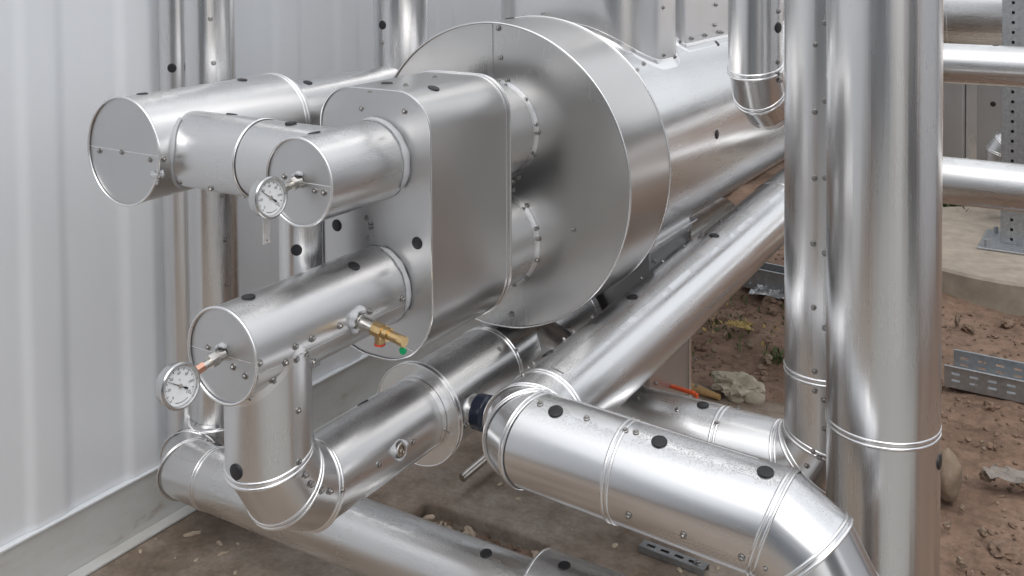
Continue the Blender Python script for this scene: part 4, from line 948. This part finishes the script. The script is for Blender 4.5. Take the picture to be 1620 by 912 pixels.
weeds([(-1.15, 8.02, .4, .12, 900, .17), (-.6, 8.05, .5, .15, 400, .15), (-2.0, 5.15, .2, .25, 120, .04), (-1.5, 4.9, .05, .05, 70, .04)], LEAF, 'weeds', 'low green weeds growing in the dirt')
weeds([(-1.85, 5.2, .12, .1, 40, .03), (-1.05, 7.6, .4, .15, 150, .1)], DRYLEAF, 'dry_weeds', 'dry yellow grass blades among the green weeds')
def scrap(p, sx, sy, hgt, mat, name, label, seed, n=12):
    m = MB(); idx = {}
    for i in range(n+1):
        for j in range(n+1):
            x, y = (i/n-.5)*sx, (j/n-.5)*sy; q = V((x*9/max(sx, sy)*.5, y*9/max(sx, sy)*.5, seed))
            idx[i, j] = m.add([V(p)+V((x+.25*sx*noise.noise(q+V((7, 0, 0))), y+.3*sy*noise.noise(q+V((0, 9, 0))), hgt*(.5+abs(noise.noise(q*1.6)))))])
    for i in range(n):
        for j in range(n): m.face((idx[i, j], idx[i+1, j], idx[i+1, j+1], idx[i, j+1]), None, False)
    o = recenter(m.build(name, mat), V(p)); solid(o, .0015); tag(o, label, 'scrap')
scrap(SCRAPP, .2, .1, .03, PAPER, 'plastic_scrap', 'crumpled pale plastic scrap on the dirt at right', 3)
scrap(FOILP, .2, .14, .05, FOIL, 'foil_scrap', 'crumpled torn foil lying in front of the perforated tray', 8)
scrap(LEAFP, .12, .09, .03, DRYLEAF, 'dry_leaf', 'dry yellow leaf on the dirt beyond the slab', 5)

# ------------------------------------------------------------------ things beyond
def tray(label, p, ang, ln, wd_, hg, slots):
    t = thing('cable_tray', label, 'cable tray', p)
    M_ = Matrix.Translation(V(p)) @ Matrix.Rotation(ang, 4, 'Z'); R3_ = M_.to_3x3()
    m = MB(); holed_plate(m, M_ @ V((0, 0, 0)), R3_ @ X, R3_ @ Z, ln, hg, slots); solid(m.build('tray_side', GALV, t), .002)
    m = MB(); holed_plate(m, M_ @ V((0, wd_, 0)), R3_ @ X, R3_ @ Z, ln, hg, slots); solid(m.build('tray_side', GALV, t), .002)
    m = MB(); box(m, (0, .0025, .002), (ln, wd_-.0025, .004), M_); m.build('tray_base', GALVD, t)
    for yy in (-.012, wd_-.002):
        m = MB(); box(m, (0, yy, hg+.0005), (ln, yy+.014, hg+.004), M_); bevel(m.build('tray_lip', GALV, t), .001)
    return t
def slot_rows(ln, pitch, w, rows): return [(x0*pitch+.03, x0*pitch+.03+w, b, b+h) for x0 in range(int((ln-.06)/pitch)) for (b, h) in rows]
tray('galvanised perforated cable tray on the dirt at right behind the thickest riser', TRAY1, R(-2), 1.5, .2, .095, slot_rows(1.5, .075, .034, [(.03, .009), (.06, .01)]))
tray('perforated tray piece beyond the diagonal pipe', TRAY2, R(-6), 1.0, .12, .12, slot_rows(1.0, .048, .013, [(.025, .012), (.06, .012)]))
pd = MB(); sweep(pd, [(-.3, .87), (.095, .87), (.11, .855), (.11, 0)], (-.66, 7.03, G), Z, seg=96)
pd_o = tag(recenter(pd.build('round_concrete_pad', PADC), (-.66, 7.03, G)), 'round pale concrete footing pad carrying the perforated post', 'pad')
ps = thing('perforated_post', 'tall perforated galvanised steel post bolted to the round pad', 'post', (-.66, 6.95, G+.11))
hol = [(a_, a_+.016, b_*.06+.02, b_*.06+.038) for a_ in (.05, .245) for b_ in range(50)]+[(.145, .165, b_*.12+.02, b_*.12+.075) for b_ in range(25)]
m = MB(); holed_plate(m, (-.785, 6.88, G+.125), X, Z, .31, 3.1, hol); solid(m.build('post_face', GALV, ps), .004)
for xx in (-.785, -.479):
    m = MB(); holed_plate(m, (xx, 6.8845, G+.125), Y, Z, .13, 3.1, [(.05, .07, b_*.1+.02, b_*.1+.045) for b_ in range(30)]); solid(m.build('post_side', GALV, ps), .004)
m = MB(); box(m, (-.775, 6.95, G+.125), (-.49, 6.96, 3.2)); m.build('post_shade_backing', DARKFRAME, ps)  # dark plate added inside the channel, its colour standing in for shade behind the holes
m = MB(); box(m, (-.69, 6.874, G+.125), (-.665, 6.8795, 3.2)); box(m, (-.60, 6.874, G+.125), (-.575, 6.8795, 3.2)); m.build('post_rib', GALV, ps)
m = MB(); box(m, (-.90, 6.72, G+.111), (-.38, 7.18, G+.124)); bevel(m.build('base_plate', GALV, ps), .004)
for (x_, y_) in ((-.85, 6.77), (-.84, 7.1), (-.44, 6.76)):
    m = MB(); tube(m, (x_, y_, G+.124), (x_, y_, G+.165), .016, seg=6, cap1=True); m.build('anchor_bolt', GALVD, ps)
def hpipe(label, y, z, r, x0, x1, bd, key=None, dz=0):
    t = thing('level_pipe', label, 'pipe', (x0, y, z))
    m = MB(); tube(m, (x0, y, z), (x1, y, z+dz), r); m.build('pipe_section', ALU, t)
    for b_ in bd: bead(t, (b_, y, z+dz*(b_-x0)/(x1-x0)), X, r)
    seam(t, (x0, y, z), (x1, y, z+dz), r, R(-28), .02)
    return t
hp1 = hpipe('upper of two level pipes crossing the perforated post at right edge', 5.54, 1.211, .1, -2.2, 1.5, (-.06,)); plugs(hp1, 'HP1_p', 1)
hp2 = hpipe('lower of two level pipes crossing the perforated post at right edge', 4.753, .796, .1, -1.0, 1.5, ()); screws(hp2, 'HP2_s')
t2 = thing('background_tank', 'pale grey clad tank at the top right behind the level pipes', 'tank', (-1.5, 8.4, .86))
m = MB(); tube(m, (-3.2, 8.4, 1.28), (.4, 8.4, 1.28), .42, seg=96, cap0=True, cap1=True); m.build('tank_shell', ALU, t2)
for xx in (-1.28, -.9): bead(t2, (xx, 8.4, 1.28), X, .42, double=False)
t3 = thing('clad_cabinet', 'tall sheet clad box standing on the dirt below the grey tank', 'cabinet', (-1.4, 8.7, G))
m = MB(); box(m, (-2.3, 8.3, G-.1), (-1.21, 9.0, .95)); bevel(m.build('box_cladding', ALU_CAP, t3), .006)
m = MB(); box(m, (-1.208, 8.42, G-.1), (-.93, 8.95, .95)); bevel(m.build('side_panel', ALU_CAP, t3), .004)
m = MB(); box(m, (-1.205, 8.40, G-.1), (-1.13, 8.4175, .95)); m.build('corner_post', ALU_BEAD, t3); plugs(t3, 'T3_p', 1.2)
t4 = thing('small_elbow', 'small clad pipe elbow in front of the clad box at right', 'pipe', (-.95, 7.6, .6))
run(t4, [V((-.86, 7.5, .1))]+lobster((-.86, 7.5, .50), Z, X, .12, 2)+[V((.2, 7.5, .50))], .09, bends=(1, 2, 3))
# stand-in buildings out of view, added and sized for their reflections in the metal
def cabin(name, label, lo, hi, mat, roof, openings, loc):
    c = thing(name, label, 'cabin', loc)
    m = MB(); box(m, lo, hi); m.build('cabin_wall', mat, c)
    m = MB(); box(m, V((lo[0]-.1, lo[1]-.1, hi[2]+.005)), V((hi[0]+.1, hi[1]+.1, hi[2]+.12))); m.build('cabin_roof', roof, c)
    for nm, a, b in openings: m = MB(); box(m, a, b); m.build(nm, DARKFRAME, c)
cabin('stand_in_cabin', 'unseen long grey stand-in building behind the photographer, added for its reflection', (-2.6, -9, G-.1), (4.6, -6.5, 7.2), BLUEGREY, RAIL, (('cabin_door', (1, -6.499, G), (1.9, -6.45, 1.95)), ('cabin_window', (-.9, -6.499, .8), (.2, -6.46, 1.8))), (2, -6.5, G))
cabin('stand_in_cabin', 'unseen low pale stand-in cabin beside the grey building, added for pale reflections', (-9, -8.5, G-.1), (-2.9, -6.2, 2.5), PALE, RAIL, (('cabin_window', (-4, -6.199, .8), (-2.9, -6.16, 1.8)),), (-5, -6.2, G))
cabin('stand_in_cabin', 'white stand-in cabin outside the frame, added for the bright band in the riser', (3.0, 2.3, G-.1), (5.4, 11, 2.7), WALL, RAIL, (('cabin_door', (2.95, 6, G), (2.999, 6.9, 1.95)),), (4, 6, G))
cabin('stand_in_container', 'dark stand-in container outside the frame, added for the dark band in the riser', (3.6, -.6, G-.1), (6.2, 1.5, 2.4), DARKFRAME, DARKFRAME, (), (4.5, .5, G))
